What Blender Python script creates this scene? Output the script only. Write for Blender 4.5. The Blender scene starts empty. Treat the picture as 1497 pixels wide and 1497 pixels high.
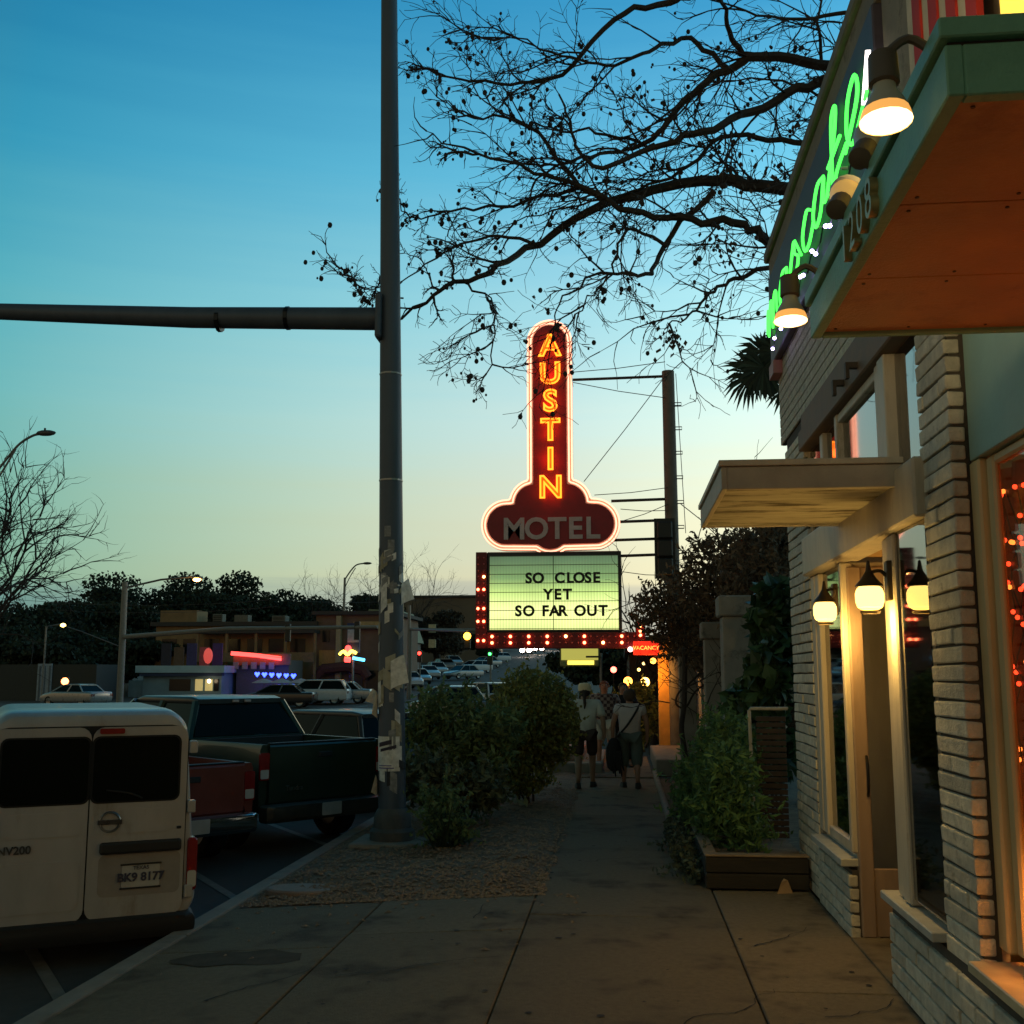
import bpy, bmesh, math, random
import numpy as np
from mathutils import Vector, Matrix, noise as mnoise
R = math.radians
rnd = random.Random(7)
sc = bpy.context.scene
col = sc.collection

# ------------------------------------------------------------------ camera, sky, sun, exposure
EYE = 1.9
cam = bpy.data.cameras.new('camera'); camo = bpy.data.objects.new('camera', cam)
col.objects.link(camo); sc.camera = camo
cam.sensor_width = 36; cam.lens = 1600 / 1497 * 36; cam.clip_start = 0.05; cam.clip_end = 3000
camo.location = (0, 0, EYE)
camo.rotation_euler = (R(90 + 8.42), 0, R(5.68))

SUN_AZ = 38      # degrees to the right of the street axis, behind the buildings
world = bpy.data.worlds.new('World'); sc.world = world; world.use_nodes = True
def build_world():
    nt = world.node_tree; N = nt.nodes; L = nt.links
    bg = N['Background']
    tc = N.new('ShaderNodeTexCoord')
    sep = N.new('ShaderNodeSeparateXYZ'); L.new(tc.outputs['Generated'], sep.inputs[0])
    # dusk colours by elevation (sine of the elevation angle)
    ramp = N.new('ShaderNodeValToRGB'); cr = ramp.color_ramp
    stops = [(0.0, (.54, .54, .40)), (.07, (.66, .64, .42)), (.15, (.63, .69, .51)), (.23, (.53, .73, .68)),
             (.32, (.34, .67, .74)), (.43, (.13, .50, .71)), (.56, (.033, .30, .56)), (.75, (.02, .11, .19)), (1.0, (.055, .07, .068))]
    while len(cr.elements) < len(stops): cr.elements.new(.5)
    for e, (p, c) in zip(cr.elements, stops): e.position = p; e.color = (*c, 1)
    # clouds: thin bands low over the horizon
    mp = N.new('ShaderNodeMapping'); mp.inputs['Scale'].default_value = (1.2, 1.2, 26)
    L.new(tc.outputs['Generated'], mp.inputs[0])
    nz = N.new('ShaderNodeTexNoise'); nz.inputs['Scale'].default_value = 2.2; nz.inputs['Detail'].default_value = 5
    L.new(mp.outputs[0], nz.inputs[0])
    dz = N.new('ShaderNodeMath'); dz.operation = 'MULTIPLY_ADD'; dz.inputs[1].default_value = .045; dz.inputs[2].default_value = -.0225
    L.new(nz.outputs[0], dz.inputs[0])
    ad = N.new('ShaderNodeMath'); ad.operation = 'ADD'; L.new(sep.outputs[2], ad.inputs[0]); L.new(dz.outputs[0], ad.inputs[1])
    L.new(ad.outputs[0], ramp.inputs[0])
    # a low grey-blue cloud bank
    bank = N.new('ShaderNodeValToRGB'); b = bank.color_ramp
    for p in (.5, .6): b.elements.new(p)
    for e, (p, v) in zip(b.elements, [(0.0, .85), (.058, .8), (.072, .5), (.079, 0)]): e.position = p; e.color = (v, v, v, 1)
    L.new(ad.outputs[0], bank.inputs[0])
    mixb = N.new('ShaderNodeMix'); mixb.data_type = 'RGBA'
    L.new(bank.outputs[0], mixb.inputs[0]); L.new(ramp.outputs[0], mixb.inputs[6]); mixb.inputs[7].default_value = (.36, .40, .37, 1)
    # brighter towards the set sun, darker away from it
    sd = N.new('ShaderNodeCombineXYZ'); sd.inputs[0].default_value = math.sin(R(SUN_AZ)); sd.inputs[1].default_value = math.cos(R(SUN_AZ))
    dot = N.new('ShaderNodeVectorMath'); dot.operation = 'DOT_PRODUCT'
    L.new(tc.outputs['Generated'], dot.inputs[0]); L.new(sd.outputs[0], dot.inputs[1])
    ma = N.new('ShaderNodeMapRange'); ma.inputs[1].default_value = -1; ma.inputs[2].default_value = 1; ma.inputs[3].default_value = 0; ma.inputs[4].default_value = 1
    L.new(dot.outputs['Value'], ma.inputs[0])
    az = N.new('ShaderNodeValToRGB'); a = az.color_ramp
    while len(a.elements) < 8: a.elements.new(.5)
    for e, (p, c) in zip(a.elements, [(0, (.68, .40, .22)), (.35, (.62, .41, .25)), (.52, (.42, .37, .30)), (.66, (.26, .62, .66)), (.79, (.80, .92, .92)), (.86, (1.10, 1.06, 1.06)), (.93, (1.55, 1.42, 1.32)), (1, (1.85, 1.65, 1.45))]):
        e.position = p; e.color = (*c, 1)
    L.new(ma.outputs[0], az.inputs[0])
    mul = N.new('ShaderNodeMix'); mul.data_type = 'RGBA'; mul.blend_type = 'MULTIPLY'; mul.inputs[0].default_value = 1
    L.new(mixb.outputs[2], mul.inputs[6]); L.new(az.outputs[0], mul.inputs[7])
    # physical sky at its faint dusk strength on top
    sky = N.new('ShaderNodeTexSky'); sky.sky_type = 'NISHITA'; sky.sun_disc = False
    sky.sun_elevation = R(0.5); sky.sun_rotation = R(SUN_AZ); sky.ozone_density = 3
    sm = N.new('ShaderNodeMix'); sm.data_type = 'RGBA'; sm.blend_type = 'ADD'; sm.inputs[0].default_value = .05
    L.new(mul.outputs[2], sm.inputs[6]); L.new(sky.outputs[0], sm.inputs[7])
    L.new(sm.outputs[2], bg.inputs[0]); bg.inputs[1].default_value = 1.0
build_world()
sl = bpy.data.lights.new('sun', 'SUN'); sl.energy = .05; sl.angle = R(20); sl.color = (1, .8, .6)
so = bpy.data.objects.new('sun', sl); col.objects.link(so)
so.rotation_euler = Vector((-math.sin(R(SUN_AZ)), -math.cos(R(SUN_AZ)), -.06)).to_track_quat('-Z', 'Y').to_euler()
vs = sc.view_settings
vs.view_transform = 'Standard'; vs.look = 'None'; vs.exposure = 0; vs.gamma = 1; vs.use_curve_mapping = False

# ------------------------------------------------------------------ materials
MATS = {}
def mat(name, base=(.5, .5, .5), rough=.7, metal=0, var=.25, vscale=6, bump=0, bscale=40, emit=None, estr=0, spec=.5,
        stain=None, trans=0, alpha=1, coat=0, rand=0, vdetail=6, stretch=None, trl=0):
    if name in MATS: return MATS[name]
    m = bpy.data.materials.new(name); m.use_nodes = True; MATS[name] = m
    nt = m.node_tree; N = nt.nodes; L = nt.links; p = N['Principled BSDF']
    p.inputs['Base Color'].default_value = (*base, 1); p.inputs['Roughness'].default_value = rough
    p.inputs['Metallic'].default_value = metal; p.inputs['Specular IOR Level'].default_value = spec
    if coat: p.inputs['Coat Weight'].default_value = coat; p.inputs['Coat Roughness'].default_value = .08
    if trans: p.inputs['Transmission Weight'].default_value = trans
    if alpha < 1: p.inputs['Alpha'].default_value = alpha
    if emit: p.inputs['Emission Color'].default_value = (*emit, 1); p.inputs['Emission Strength'].default_value = estr
    if var or bump or stain:
        g = N.new('ShaderNodeNewGeometry'); vec = g.outputs['Position']
        if stretch:
            mp = N.new('ShaderNodeMapping'); mp.inputs['Scale'].default_value = stretch; L.new(vec, mp.inputs[0]); vec = mp.outputs[0]
    cur = None
    if var:
        n = N.new('ShaderNodeTexNoise'); n.inputs['Scale'].default_value = vscale; n.inputs['Detail'].default_value = vdetail; n.inputs['Roughness'].default_value = .62
        L.new(vec, n.inputs['Vector'])
        mr = N.new('ShaderNodeMapRange'); mr.inputs[1].default_value = .25; mr.inputs[2].default_value = .75
        mr.inputs[3].default_value = 1 - var; mr.inputs[4].default_value = 1 + var
        L.new(n.outputs[0], mr.inputs[0]); fac = mr.outputs[0]
        if rand:
            oi = N.new('ShaderNodeObjectInfo'); r2 = N.new('ShaderNodeMapRange'); r2.inputs[3].default_value = 1 - rand; r2.inputs[4].default_value = 1 + rand
            L.new(oi.outputs['Random'], r2.inputs[0]); mm = N.new('ShaderNodeMath'); mm.operation = 'MULTIPLY'
            L.new(fac, mm.inputs[0]); L.new(r2.outputs[0], mm.inputs[1]); fac = mm.outputs[0]
        if trl:          # every leaf its own tone
            r3 = N.new('ShaderNodeMapRange'); r3.inputs[3].default_value = .45; r3.inputs[4].default_value = 1.7
            L.new(g.outputs['Random Per Island'], r3.inputs[0]); m3 = N.new('ShaderNodeMath'); m3.operation = 'MULTIPLY'
            L.new(fac, m3.inputs[0]); L.new(r3.outputs[0], m3.inputs[1]); fac = m3.outputs[0]
        vm = N.new('ShaderNodeVectorMath'); vm.operation = 'SCALE'; vm.inputs[0].default_value = base
        L.new(fac, vm.inputs['Scale']); cur = vm.outputs[0]
        rr = N.new('ShaderNodeMapRange'); rr.inputs[3].default_value = max(.03, rough - .12); rr.inputs[4].default_value = min(1, rough + .12)
        L.new(n.outputs[0], rr.inputs[0]); L.new(rr.outputs[0], p.inputs['Roughness'])
    if stain:      # (colour, scale, threshold)
        sn = N.new('ShaderNodeTexNoise'); sn.inputs['Scale'].default_value = stain[1]; sn.inputs['Detail'].default_value = 8; sn.inputs['Roughness'].default_value = .7
        L.new(vec, sn.inputs['Vector'])
        sr = N.new('ShaderNodeMapRange'); sr.inputs[1].default_value = stain[2]; sr.inputs[2].default_value = stain[2] + .12
        L.new(sn.outputs[0], sr.inputs[0])
        mx = N.new('ShaderNodeMix'); mx.data_type = 'RGBA'; L.new(sr.outputs[0], mx.inputs[0])
        if cur: L.new(cur, mx.inputs[6])
        else: mx.inputs[6].default_value = (*base, 1)
        mx.inputs[7].default_value = (*stain[0], 1); cur = mx.outputs[2]
    if cur: L.new(cur, p.inputs['Base Color'])
    if bump:
        bn = N.new('ShaderNodeTexNoise'); bn.inputs['Scale'].default_value = bscale; bn.inputs['Detail'].default_value = 8; bn.inputs['Roughness'].default_value = .65
        L.new(vec, bn.inputs['Vector']); b = N.new('ShaderNodeBump'); b.inputs['Strength'].default_value = bump; b.inputs['Distance'].default_value = .02
        L.new(bn.outputs[0], b.inputs['Height']); L.new(b.outputs[0], p.inputs['Normal'])
    if trl:        # thin leaves let light through
        t = N.new('ShaderNodeBsdfTranslucent'); t.inputs[0].default_value = (*[c * 1.4 for c in base], 1)
        ms = N.new('ShaderNodeMixShader'); ms.inputs[0].default_value = trl
        L.new(p.outputs[0], ms.inputs[1]); L.new(t.outputs[0], ms.inputs[2]); L.new(ms.outputs[0], N['Material Output'].inputs[0])
    return m
def emis(name, c, s):
    if name in MATS: return MATS[name]
    m = bpy.data.materials.new(name); m.use_nodes = True; MATS[name] = m
    p = m.node_tree.nodes['Principled BSDF']; p.inputs['Base Color'].default_value = (*[min(.8, x) for x in c], 1); p.inputs['Roughness'].default_value = .4
    p.inputs['Emission Color'].default_value = (*c, 1); p.inputs['Emission Strength'].default_value = s
    return m
def glassm(name, tint=(.6, .65, .65), alpha=.35, rough=.03, top=1):
    """a pane: mirror-like reflection over a see-through sheet"""
    if name in MATS: return MATS[name]
    m = bpy.data.materials.new(name); m.use_nodes = True; MATS[name] = m
    nt = m.node_tree; N = nt.nodes; L = nt.links
    tr = N.new('ShaderNodeBsdfTransparent'); tr.inputs[0].default_value = (*tint, 1)
    gl = N.new('ShaderNodeBsdfGlossy'); gl.inputs['Roughness'].default_value = rough
    fr = N.new('ShaderNodeFresnel'); fr.inputs[0].default_value = 1.5
    mr = N.new('ShaderNodeMapRange'); mr.inputs[3].default_value = alpha * .35; mr.inputs[4].default_value = top
    L.new(fr.outputs[0], mr.inputs[0])
    ms = N.new('ShaderNodeMixShader'); L.new(mr.outputs[0], ms.inputs[0]); L.new(tr.outputs[0], ms.inputs[1]); L.new(gl.outputs[0], ms.inputs[2])
    L.new(ms.outputs[0], N['Material Output'].inputs[0]); return m

# ------------------------------------------------------------------ builders
ROOTM = {}
def thing(name, label, cat, loc=(0, 0, 0), rotz=0, group=None, rot=None):
    o = bpy.data.objects.new(name, None); col.objects.link(o); o.empty_display_size = .2
    o.location = loc; o.rotation_euler = rot or (0, 0, rotz)
    tag(o, label, cat, group)
    ROOTM[o.name] = Matrix.Translation(Vector(loc)) @ o.rotation_euler.to_matrix().to_4x4()
    return o
def tag(o, label, cat, group=None):
    o['label'] = label; o['category'] = cat
    if group: o['group'] = group
    return o
def struct(o): o['kind'] = 'structure'; return o
def stuff(o): o['kind'] = 'stuff'; return o
def rootmat(p):
    while p.parent: p = p.parent
    return ROOTM.get(p.name, Matrix.Translation(p.location))
class MB:
    def __init__(s): s.v = []; s.f = []
    def add(s, vs, fs):
        n = len(s.v); s.v += [tuple(v) for v in vs]; s.f += [tuple(i + n for i in f) for f in fs]; return s
    def box(s, x0, x1, y0, y1, z0, z1):
        return s.add([(x0, y0, z0), (x1, y0, z0), (x1, y1, z0), (x0, y1, z0), (x0, y0, z1), (x1, y0, z1), (x1, y1, z1), (x0, y1, z1)],
                     [(0, 3, 2, 1), (4, 5, 6, 7), (0, 1, 5, 4), (1, 2, 6, 5), (2, 3, 7, 6), (3, 0, 4, 7)])
    def hexa(s, b, t):      # four bottom and four top corners, counter-clockwise from above
        return s.add(list(b) + list(t), [(0, 3, 2, 1), (4, 5, 6, 7), (0, 1, 5, 4), (1, 2, 6, 5), (2, 3, 7, 6), (3, 0, 4, 7)])
    def obox(s, c, size, m):
        h = [d / 2 for d in size]
        pts = [Vector(c) + m @ Vector((sx * h[0], sy * h[1], sz * h[2])) for sz in (-1, 1) for sx, sy in ((-1, -1), (1, -1), (1, 1), (-1, 1))]
        return s.add(pts, [(0, 3, 2, 1), (4, 5, 6, 7), (0, 1, 5, 4), (1, 2, 6, 5), (2, 3, 7, 6), (3, 0, 4, 7)])
    def cyl(s, p0, p1, r0, r1=None, n=12, caps=True): return s.tube([p0, p1], [r0, r0 if r1 is None else r1], n, caps)
    def tube(s, pts, r, n=6, caps=True, closed=False):
        pts = [Vector(p) for p in pts]; k = len(pts)
        if not hasattr(r, '__len__'): r = [r] * k
        ref = None; vs = []
        for i, p in enumerate(pts):
            a = pts[(i - 1) % k] if (closed or i) else p; b = pts[(i + 1) % k] if (closed or i < k - 1) else p
            d = (b - a); d = d.normalized() if d.length > 1e-9 else Vector((0, 0, 1))
            if ref is None: ref = d.orthogonal().normalized()
            ref = (ref - d * ref.dot(d)); ref = ref.normalized() if ref.length > 1e-6 else d.orthogonal().normalized()
            q = d.cross(ref)
            for j in range(n):
                t = 2 * math.pi * j / n; vs.append(p + (ref * math.cos(t) + q * math.sin(t)) * r[i])
        fs = []
        for i in range(k if closed else k - 1):
            i2 = (i + 1) % k
            for j in range(n): j2 = (j + 1) % n; fs.append((i * n + j, i * n + j2, i2 * n + j2, i2 * n + j))
        if caps and not closed: fs.append(tuple(range(n - 1, -1, -1))); fs.append(tuple(range((k - 1) * n, k * n)))
        return s.add(vs, fs)
    def lathe(s, prof, n=16, c=(0, 0, 0), m=None, caps=True):
        vs = []; c = Vector(c)
        for r, z in prof:
            for j in range(n):
                t = 2 * math.pi * j / n; v = Vector((r * math.cos(t), r * math.sin(t), z)); vs.append(c + (m @ v if m else v))
        k = len(prof); fs = [(i * n + j, i * n + (j + 1) % n, (i + 1) * n + (j + 1) % n, (i + 1) * n + j) for i in range(k - 1) for j in range(n)]
        if caps: fs.append(tuple(range(n - 1, -1, -1))); fs.append(tuple(range((k - 1) * n, k * n)))
        return s.add(vs, fs)
    def prism(s, poly, f0, f1):   # poly of 2-D points, two mappers to 3-D
        n = len(poly); vs = [f0(*p) for p in poly] + [f1(*p) for p in poly]
        return s.add(vs, [tuple(range(n - 1, -1, -1)), tuple(range(n, 2 * n))] + [(i, (i + 1) % n, (i + 1) % n + n, i + n) for i in range(n)])
    def loft(s, rings, caps=True):
        n = len(rings[0]); vs = [p for r_ in rings for p in r_]
        fs = [(i * n + j, i * n + (j + 1) % n, (i + 1) * n + (j + 1) % n, (i + 1) * n + j) for i in range(len(rings) - 1) for j in range(n)]
        if caps: fs.append(tuple(range(n - 1, -1, -1))); fs.append(tuple(range((len(rings) - 1) * n, len(rings) * n)))
        return s.add(vs, fs)
    def ball(s, c, r, n=8, k=6, m=None):
        rx, ry, rz = r if hasattr(r, '__len__') else (r, r, r); vs = []
        for i in range(k + 1):
            a = math.pi * i / k
            for j in range(n): t = 2 * math.pi * j / n; vs.append((rx * math.sin(a) * math.cos(t), ry * math.sin(a) * math.sin(t), rz * math.cos(a)))
        vs = [Vector(c) + (m @ Vector(v) if m else Vector(v)) for v in vs]
        return s.add(vs, [(i * n + j, (i + 1) * n + j, (i + 1) * n + (j + 1) % n, i * n + (j + 1) % n) for i in range(k) for j in range(n)])
    def build(s, name, m, parent=None, smooth=False, bevel=0, seg=1, world=True, loc=None):
        vs = s.v
        if parent is not None and world:
            inv = rootmat(parent).inverted(); vs = [inv @ Vector(v) for v in vs]
        if loc is not None: vs = [Vector(v) - Vector(loc) for v in vs]
        me = bpy.data.meshes.new(name); me.from_pydata([tuple(v) for v in vs], [], s.f); me.validate()
        bm = bmesh.new(); bm.from_mesh(me)
        bmesh.ops.recalc_face_normals(bm, faces=bm.faces)
        if bevel:
            es = [e for e in bm.edges if len(e.link_faces) == 2 and e.calc_face_angle(0) > .5]
            bmesh.ops.bevel(bm, geom=es, offset=bevel, segments=seg, affect='EDGES', profile=.5, clamp_overlap=True)
        if smooth:
            for f in bm.faces: f.smooth = True
            for e in bm.edges:
                if len(e.link_faces) == 2 and e.calc_face_angle(0) > R(38): e.smooth = False
        bm.to_mesh(me); bm.free()
        me.materials.append(m); o = bpy.data.objects.new(name, me); col.objects.link(o)
        if parent is not None: o.parent = parent
        if loc is not None: o.location = loc
        return o
def copy_tree(o, parent=None):
    c = o.copy(); col.objects.link(c); c.parent = parent
    for ch in o.children: copy_tree(ch, c)
    return c
def light(name, kind, loc, energy, color, parent=None, size=.05, **kw):
    l = bpy.data.lights.new(name, kind); l.energy = energy; l.color = color
    if kind in ('POINT', 'SPOT'): l.shadow_soft_size = size
    for k, v in kw.items(): setattr(l, k, v)
    o = bpy.data.objects.new(name, l); col.objects.link(o)
    if parent is not None: o.parent = parent; loc = rootmat(parent).inverted() @ Vector(loc)
    o.location = loc; return o
def text_mesh(body, size, depth=.005, bevel=0, fill=True, offset=0, align='CENTER', shear=0):
    """outline text as mesh data in the XY plane, cap height about 0.7 * size"""
    cu = bpy.data.curves.new('txt', 'FONT'); cu.body = body; cu.size = size; cu.align_x = align; cu.align_y = 'CENTER'
    cu.extrude = depth; cu.offset = offset; cu.shear = shear; cu.resolution_u = 4
    if bevel: cu.bevel_depth = bevel; cu.bevel_resolution = 1
    cu.fill_mode = 'BOTH' if fill else 'NONE'
    o = bpy.data.objects.new('txt', cu); col.objects.link(o)
    dg = bpy.context.evaluated_depsgraph_get(); me = bpy.data.meshes.new_from_object(o.evaluated_get(dg))
    bpy.data.objects.remove(o); bpy.data.curves.remove(cu); return me
def put_mesh(me, name, m, parent, mw):
    """place mesh data by a world matrix under a parent"""
    mm = (rootmat(parent).inverted() if parent is not None else Matrix()) @ mw
    me.transform(mm); me.materials.clear(); me.materials.append(m)
    o = bpy.data.objects.new(name, me); col.objects.link(o); o.parent = parent; return o
def text_at(body, name, size, loc, m, parent, face='front', depth=.005, **kw):
    """front: read from the camera's side (-Y); side: on a wall facing the street (-X); rz: turned about Z"""
    me = text_mesh(body, size, depth, **kw)
    if face == 'front': rot = Matrix.Rotation(R(90), 4, 'X')
    elif face == 'side': rot = Matrix.Rotation(R(-90), 4, 'Z') @ Matrix.Rotation(R(90), 4, 'X')
    else: rot = face
    return put_mesh(me, name, m, parent, Matrix.Translation(Vector(loc)) @ rot)
def smooth_path(pts, n=6, closed=False):
    pts = [Vector(p) for p in pts]; k = len(pts); out = []
    for i in range(k if closed else k - 1):
        g = lambda j: pts[j % k] if closed else pts[max(0, min(k - 1, j))]
        p0, p1, p2, p3 = g(i - 1), g(i), g(i + 1), g(i + 2)
        for j in range(n):
            t = j / n
            out.append(.5 * ((2 * p1) + (p2 - p0) * t + (2 * p0 - 5 * p1 + 4 * p2 - p3) * t * t + (3 * p1 - p0 - 3 * p2 + p3) * t ** 3))
    if not closed: out.append(pts[-1])
    return out
def sm(t, a, b): t = max(0, min(1, (t - a) / (b - a))); return t * t * (3 - 2 * t)

# ------------------------------------------------------------------ ground, road, sidewalk
KX = -3.46                       # inner edge of the kerb
def gz(x): return 0 if x > -.77 else -.15 * min(1, (-.77 - x) / (-.77 - KX))
def road_z(y):
    z = -.35
    if y > 35: z += (min(y, 120) - 35) ** 2 * .00025
    if y > 120: z += (min(y, 330) - 120) * .048
    return z
M_asph = mat('asphalt', (.055, .053, .05), .85, var=.3, vscale=9, bump=.5, bscale=120, stain=((.09, .085, .08), 1.2, .62))
M_conc = mat('concrete', (.185, .155, .108), .9, var=.22, vscale=24, bump=.8, bscale=75, stain=((.095, .078, .056), 1.5, .52), rand=.12, spec=.25, vdetail=9)
M_kerb = mat('kerb_concrete', (.24, .21, .17), .85, var=.25, vscale=5, bump=.4, bscale=70)
M_soil = mat('soil', (.19, .145, .10), .95, var=.45, vscale=7, bump=1, bscale=60, stain=((.28, .22, .15), 5, .55))
def sheet(name, xs, ys, zf, m):
    b = MB(); nx = len(xs)
    b.add([(x, y, zf(x, y)) for y in ys for x in xs], [(j * nx + i, j * nx + i + 1, (j + 1) * nx + i + 1, (j + 1) * nx + i) for j in range(len(ys) - 1) for i in range(nx - 1)])
    return b.build(name, m, smooth=True)
YS = [-12, 0, 10, 20, 30, 40, 50, 60, 70, 80, 90, 100, 110, 120, 150, 180, 220, 270, 330, 420, 600, 900]
M_gr = mat('far_ground', (.07, .06, .045), .95, var=.3, vscale=.5)
struct(sheet('ground', [-400, -200, -100, -60, -38, -3, 3, 12, 60, 200], YS, lambda x, y: road_z(y) - .16, M_gr))
struct(sheet('road', [-30, -24, -18, -12, -8, -5.5, KX - .17], [-12, -6] + list(range(0, 120, 4)) + YS[13:18], lambda x, y: road_z(y), M_asph))
M_paint = mat('road_paint', (.16, .15, .13), .7, var=.35, vscale=8)
b = MB()
for y in range(-6, 300, 9):      # lane dashes
    b.add([(x, yy, road_z(yy) + .006) for x, yy in ((-16.1, y), (-15.95, y), (-15.95, y + 3), (-16.1, y + 3))], [(0, 1, 2, 3)])
struct(b.build('lane_markings', M_paint))
b = MB()
for k in range(12):              # bay lines of the angled parking
    y = 7.4 + k * 3.5
    d = Vector((-math.sin(R(36)), math.cos(R(36)), 0)); p = Vector((KX - .25, y, -.344)); q = p + d * 5.2; w = Vector((d.y, -d.x, 0)) * .05
    b.add([p - w, p + w, q + w, q - w], [(0, 1, 2, 3)])
struct(b.build('parking_bay_lines', M_paint))
def slab(par, x0, x1, y0, y1, j=.006, name='paving_slab', m=None):
    t = [rnd.uniform(-.004, .004) for _ in range(4)]; X0, X1, Y0, Y1 = x0 + j, x1 - j, y0 + j, y1 - j
    return MB().hexa([(X0, Y0, gz(x0) - .12), (X1, Y0, gz(x1) - .12), (X1, Y1, gz(x1) - .12), (X0, Y1, gz(x0) - .12)],
                     [(X0, Y0, gz(x0) + t[0]), (X1, Y0, gz(x1) + t[1]), (X1, Y1, gz(x1) + t[2]), (X0, Y1, gz(x0) + t[3])]).build(name, m or M_conc, par, bevel=.008)
sw = struct(MB().hexa([(KX, -8, -.5), (1.66, -8, -.5), (1.66, 21.5, -.5), (KX, 21.5, -.5)], [(KX, -8, -.2), (1.66, -8, -.035), (1.66, 21.5, -.035), (KX, 21.5, -.2)]).build('sidewalk', M_soil))
for x0, x1, ys in ((-.77, .77, [-8, -4.4, -.8, 2.4, 5.6, 9.1, 12.4, 15.4, 18.4, 20.8]),
                   (.77, 1.64, [-8, -5, -2, 1.0, 4.0, 7.1, 10.24]),
                   (-2.12, -.77, [-8, -5, -2, .8, 3.6, 6.2, 8.6, 9.95]), (KX, -2.12, [-8, -5, -2, .8, 3.6, 6.2, 8.2, 9.8])):
    for a, c in zip(ys, ys[1:]): slab(sw, x0, x1, a, c)
kb = struct(MB().box(KX - .17, KX, -8, -7.9, -.5, -.46).build('kerb', M_kerb))
for k in range(21):
    y = -8 + k * 2.4; z = road_z(y + 1) + .205
    MB().box(KX - .17, KX - .004, y + .004, y + 2.396, z - .36, z).build('kerb_stone', M_kerb, kb, bevel=.02, seg=2)
def bed_z(x, y):
    e = sm(min(x - KX, -.77 - x), 0, .35) * sm(y, 9.75, 10.5); 
    return gz(x) - .03 + .025 * sm(y, 9.6, 10.0) + .05 * e * (1 + mnoise.noise((x * 2.3, y * 2.3, 0))) + .02 * mnoise.noise((x * 9, y * 9, 3)) * e
struct(sheet('planting_bed', [KX + (-.77 - KX) * i / 30 for i in range(31)], [9.6 + i * .1 for i in range(188)], bed_z, M_soil))
b = MB()                          # wood chips and pebbles on the bed
for i in range(9000):
    x, y = rnd.uniform(KX + .05, -.70), 9.85 + 9 * rnd.random() ** 1.6
    if rnd.random() < .012: x, y = rnd.uniform(-3.2, -.3), 9.9 - 2.5 * rnd.random() ** 3
    z = bed_z(x, y) + .004 if (y > 9.9 and x < -.78) else gz(x)
    s = rnd.uniform(.006, .022)
    a = rnd.uniform(0, 6.28); e = rnd.uniform(1, 2.6); ca, sa = math.cos(a) * s, math.sin(a) * s
    b.add([(x - ca * e, y - sa * e, z), (x + sa, y - ca, z + s * .3), (x + ca * e, y + sa * e, z + s * .2), (x - sa, y + ca, z + s * .5), (x, y, z + s)], [(0, 1, 4), (1, 2, 4), (2, 3, 4), (3, 0, 4)])
ch = stuff(b.build('mulch_chips', mat('wood_chips', (.24, .18, .125), .9, var=.5, vscale=30)))
ch['label'] = 'loose wood chips and pebbles scattered over the planting bed'; ch['category'] = 'mulch'
tag(MB().lathe([(.36, -.01), (.36, .03), (.33, .045), (0.01, .047)], 20, (-2.98, 10.35, -.11), Matrix.Diagonal((1.0, .6, 1))).build('utility_cover', mat('cover_concrete', (.28, .21, .17), .85, var=.2, bump=.4)), 'pale flat concrete utility cover at the near edge of the planting bed', 'utility cover')
b = MB(); rs = random.Random(3)
b.add([(-2.75, 7.95, gz(-2.75) + .006)] + [(-2.75 + (.42 + .14 * rs.random()) * math.cos(t) , 7.95 + (.16 + .12 * rs.random()) * math.sin(t), gz(-2.75 + .48 * math.cos(t)) + .006) for t in [i * .3927 for i in range(16)]], [(0, i + 1, (i + 1) % 16 + 1) for i in range(16)])
struct(b.build('oil_stain', mat('oil_stain', (.085, .068, .05), .95, var=.3, vscale=8, spec=.1)))

rs = random.Random(9)
for (x, y, a, n) in ((.3, 6.2, 70, 26), (-1.9, 7.4, 20, 30), (.9, 8.2, 60, 16), (-.4, 11.6, 10, 14), (-1.2, 9.0, 100, 12), (1.1, 6.6, 15, 14), (-2.6, 6.9, 60, 22)):
    b = MB(); p = Vector((x, y, 0)); t = a                   # hairline cracks in the slabs
    for i in range(n):
        d = Vector((math.cos(R(t)), math.sin(R(t)), 0)); s_ = Vector((-d.y, d.x, 0)) * (.004 + .004 * rs.random()) * (1 - i / n * .7); z = gz(p.x) + .0065
        b.v += [(p.x - s_.x, p.y - s_.y, z), (p.x + s_.x, p.y + s_.y, z)]; p = p + d * rs.uniform(.03, .08); t += rs.gauss(0, 22); t = a + (t - a) * .8
    b.f = [(2 * i, 2 * i + 1, 2 * i + 3, 2 * i + 2) for i in range(n - 1)]
    b.build('crack', mat('crack_dark', (.02, .017, .014), .95), sw)
b = MB()
for i in range(70):                                          # old gum spots
    x, y = rs.uniform(-2.9, 1.5), rs.uniform(5.2, 14); x = max(-.7, min(.7, x)) if y > 9.5 else x; q = rs.uniform(.010, .026)
    b.add([(x, y, gz(x) + .0068)] + [(x + q * math.cos(k * .785) * rs.uniform(.7, 1.1), y + q * math.sin(k * .785) * rs.uniform(.7, 1.1), gz(x) + .0066) for k in range(8)], [(0, k + 1, (k + 1) % 8 + 1) for k in range(8)])
stuff(b.build('gum_spots', mat('gum_dark', (.035, .03, .025), .9), sw))
struct(MB().box(1.67, 14, 11.22, 70, -.6, -.02).build('side_yard', M_soil))
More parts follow.
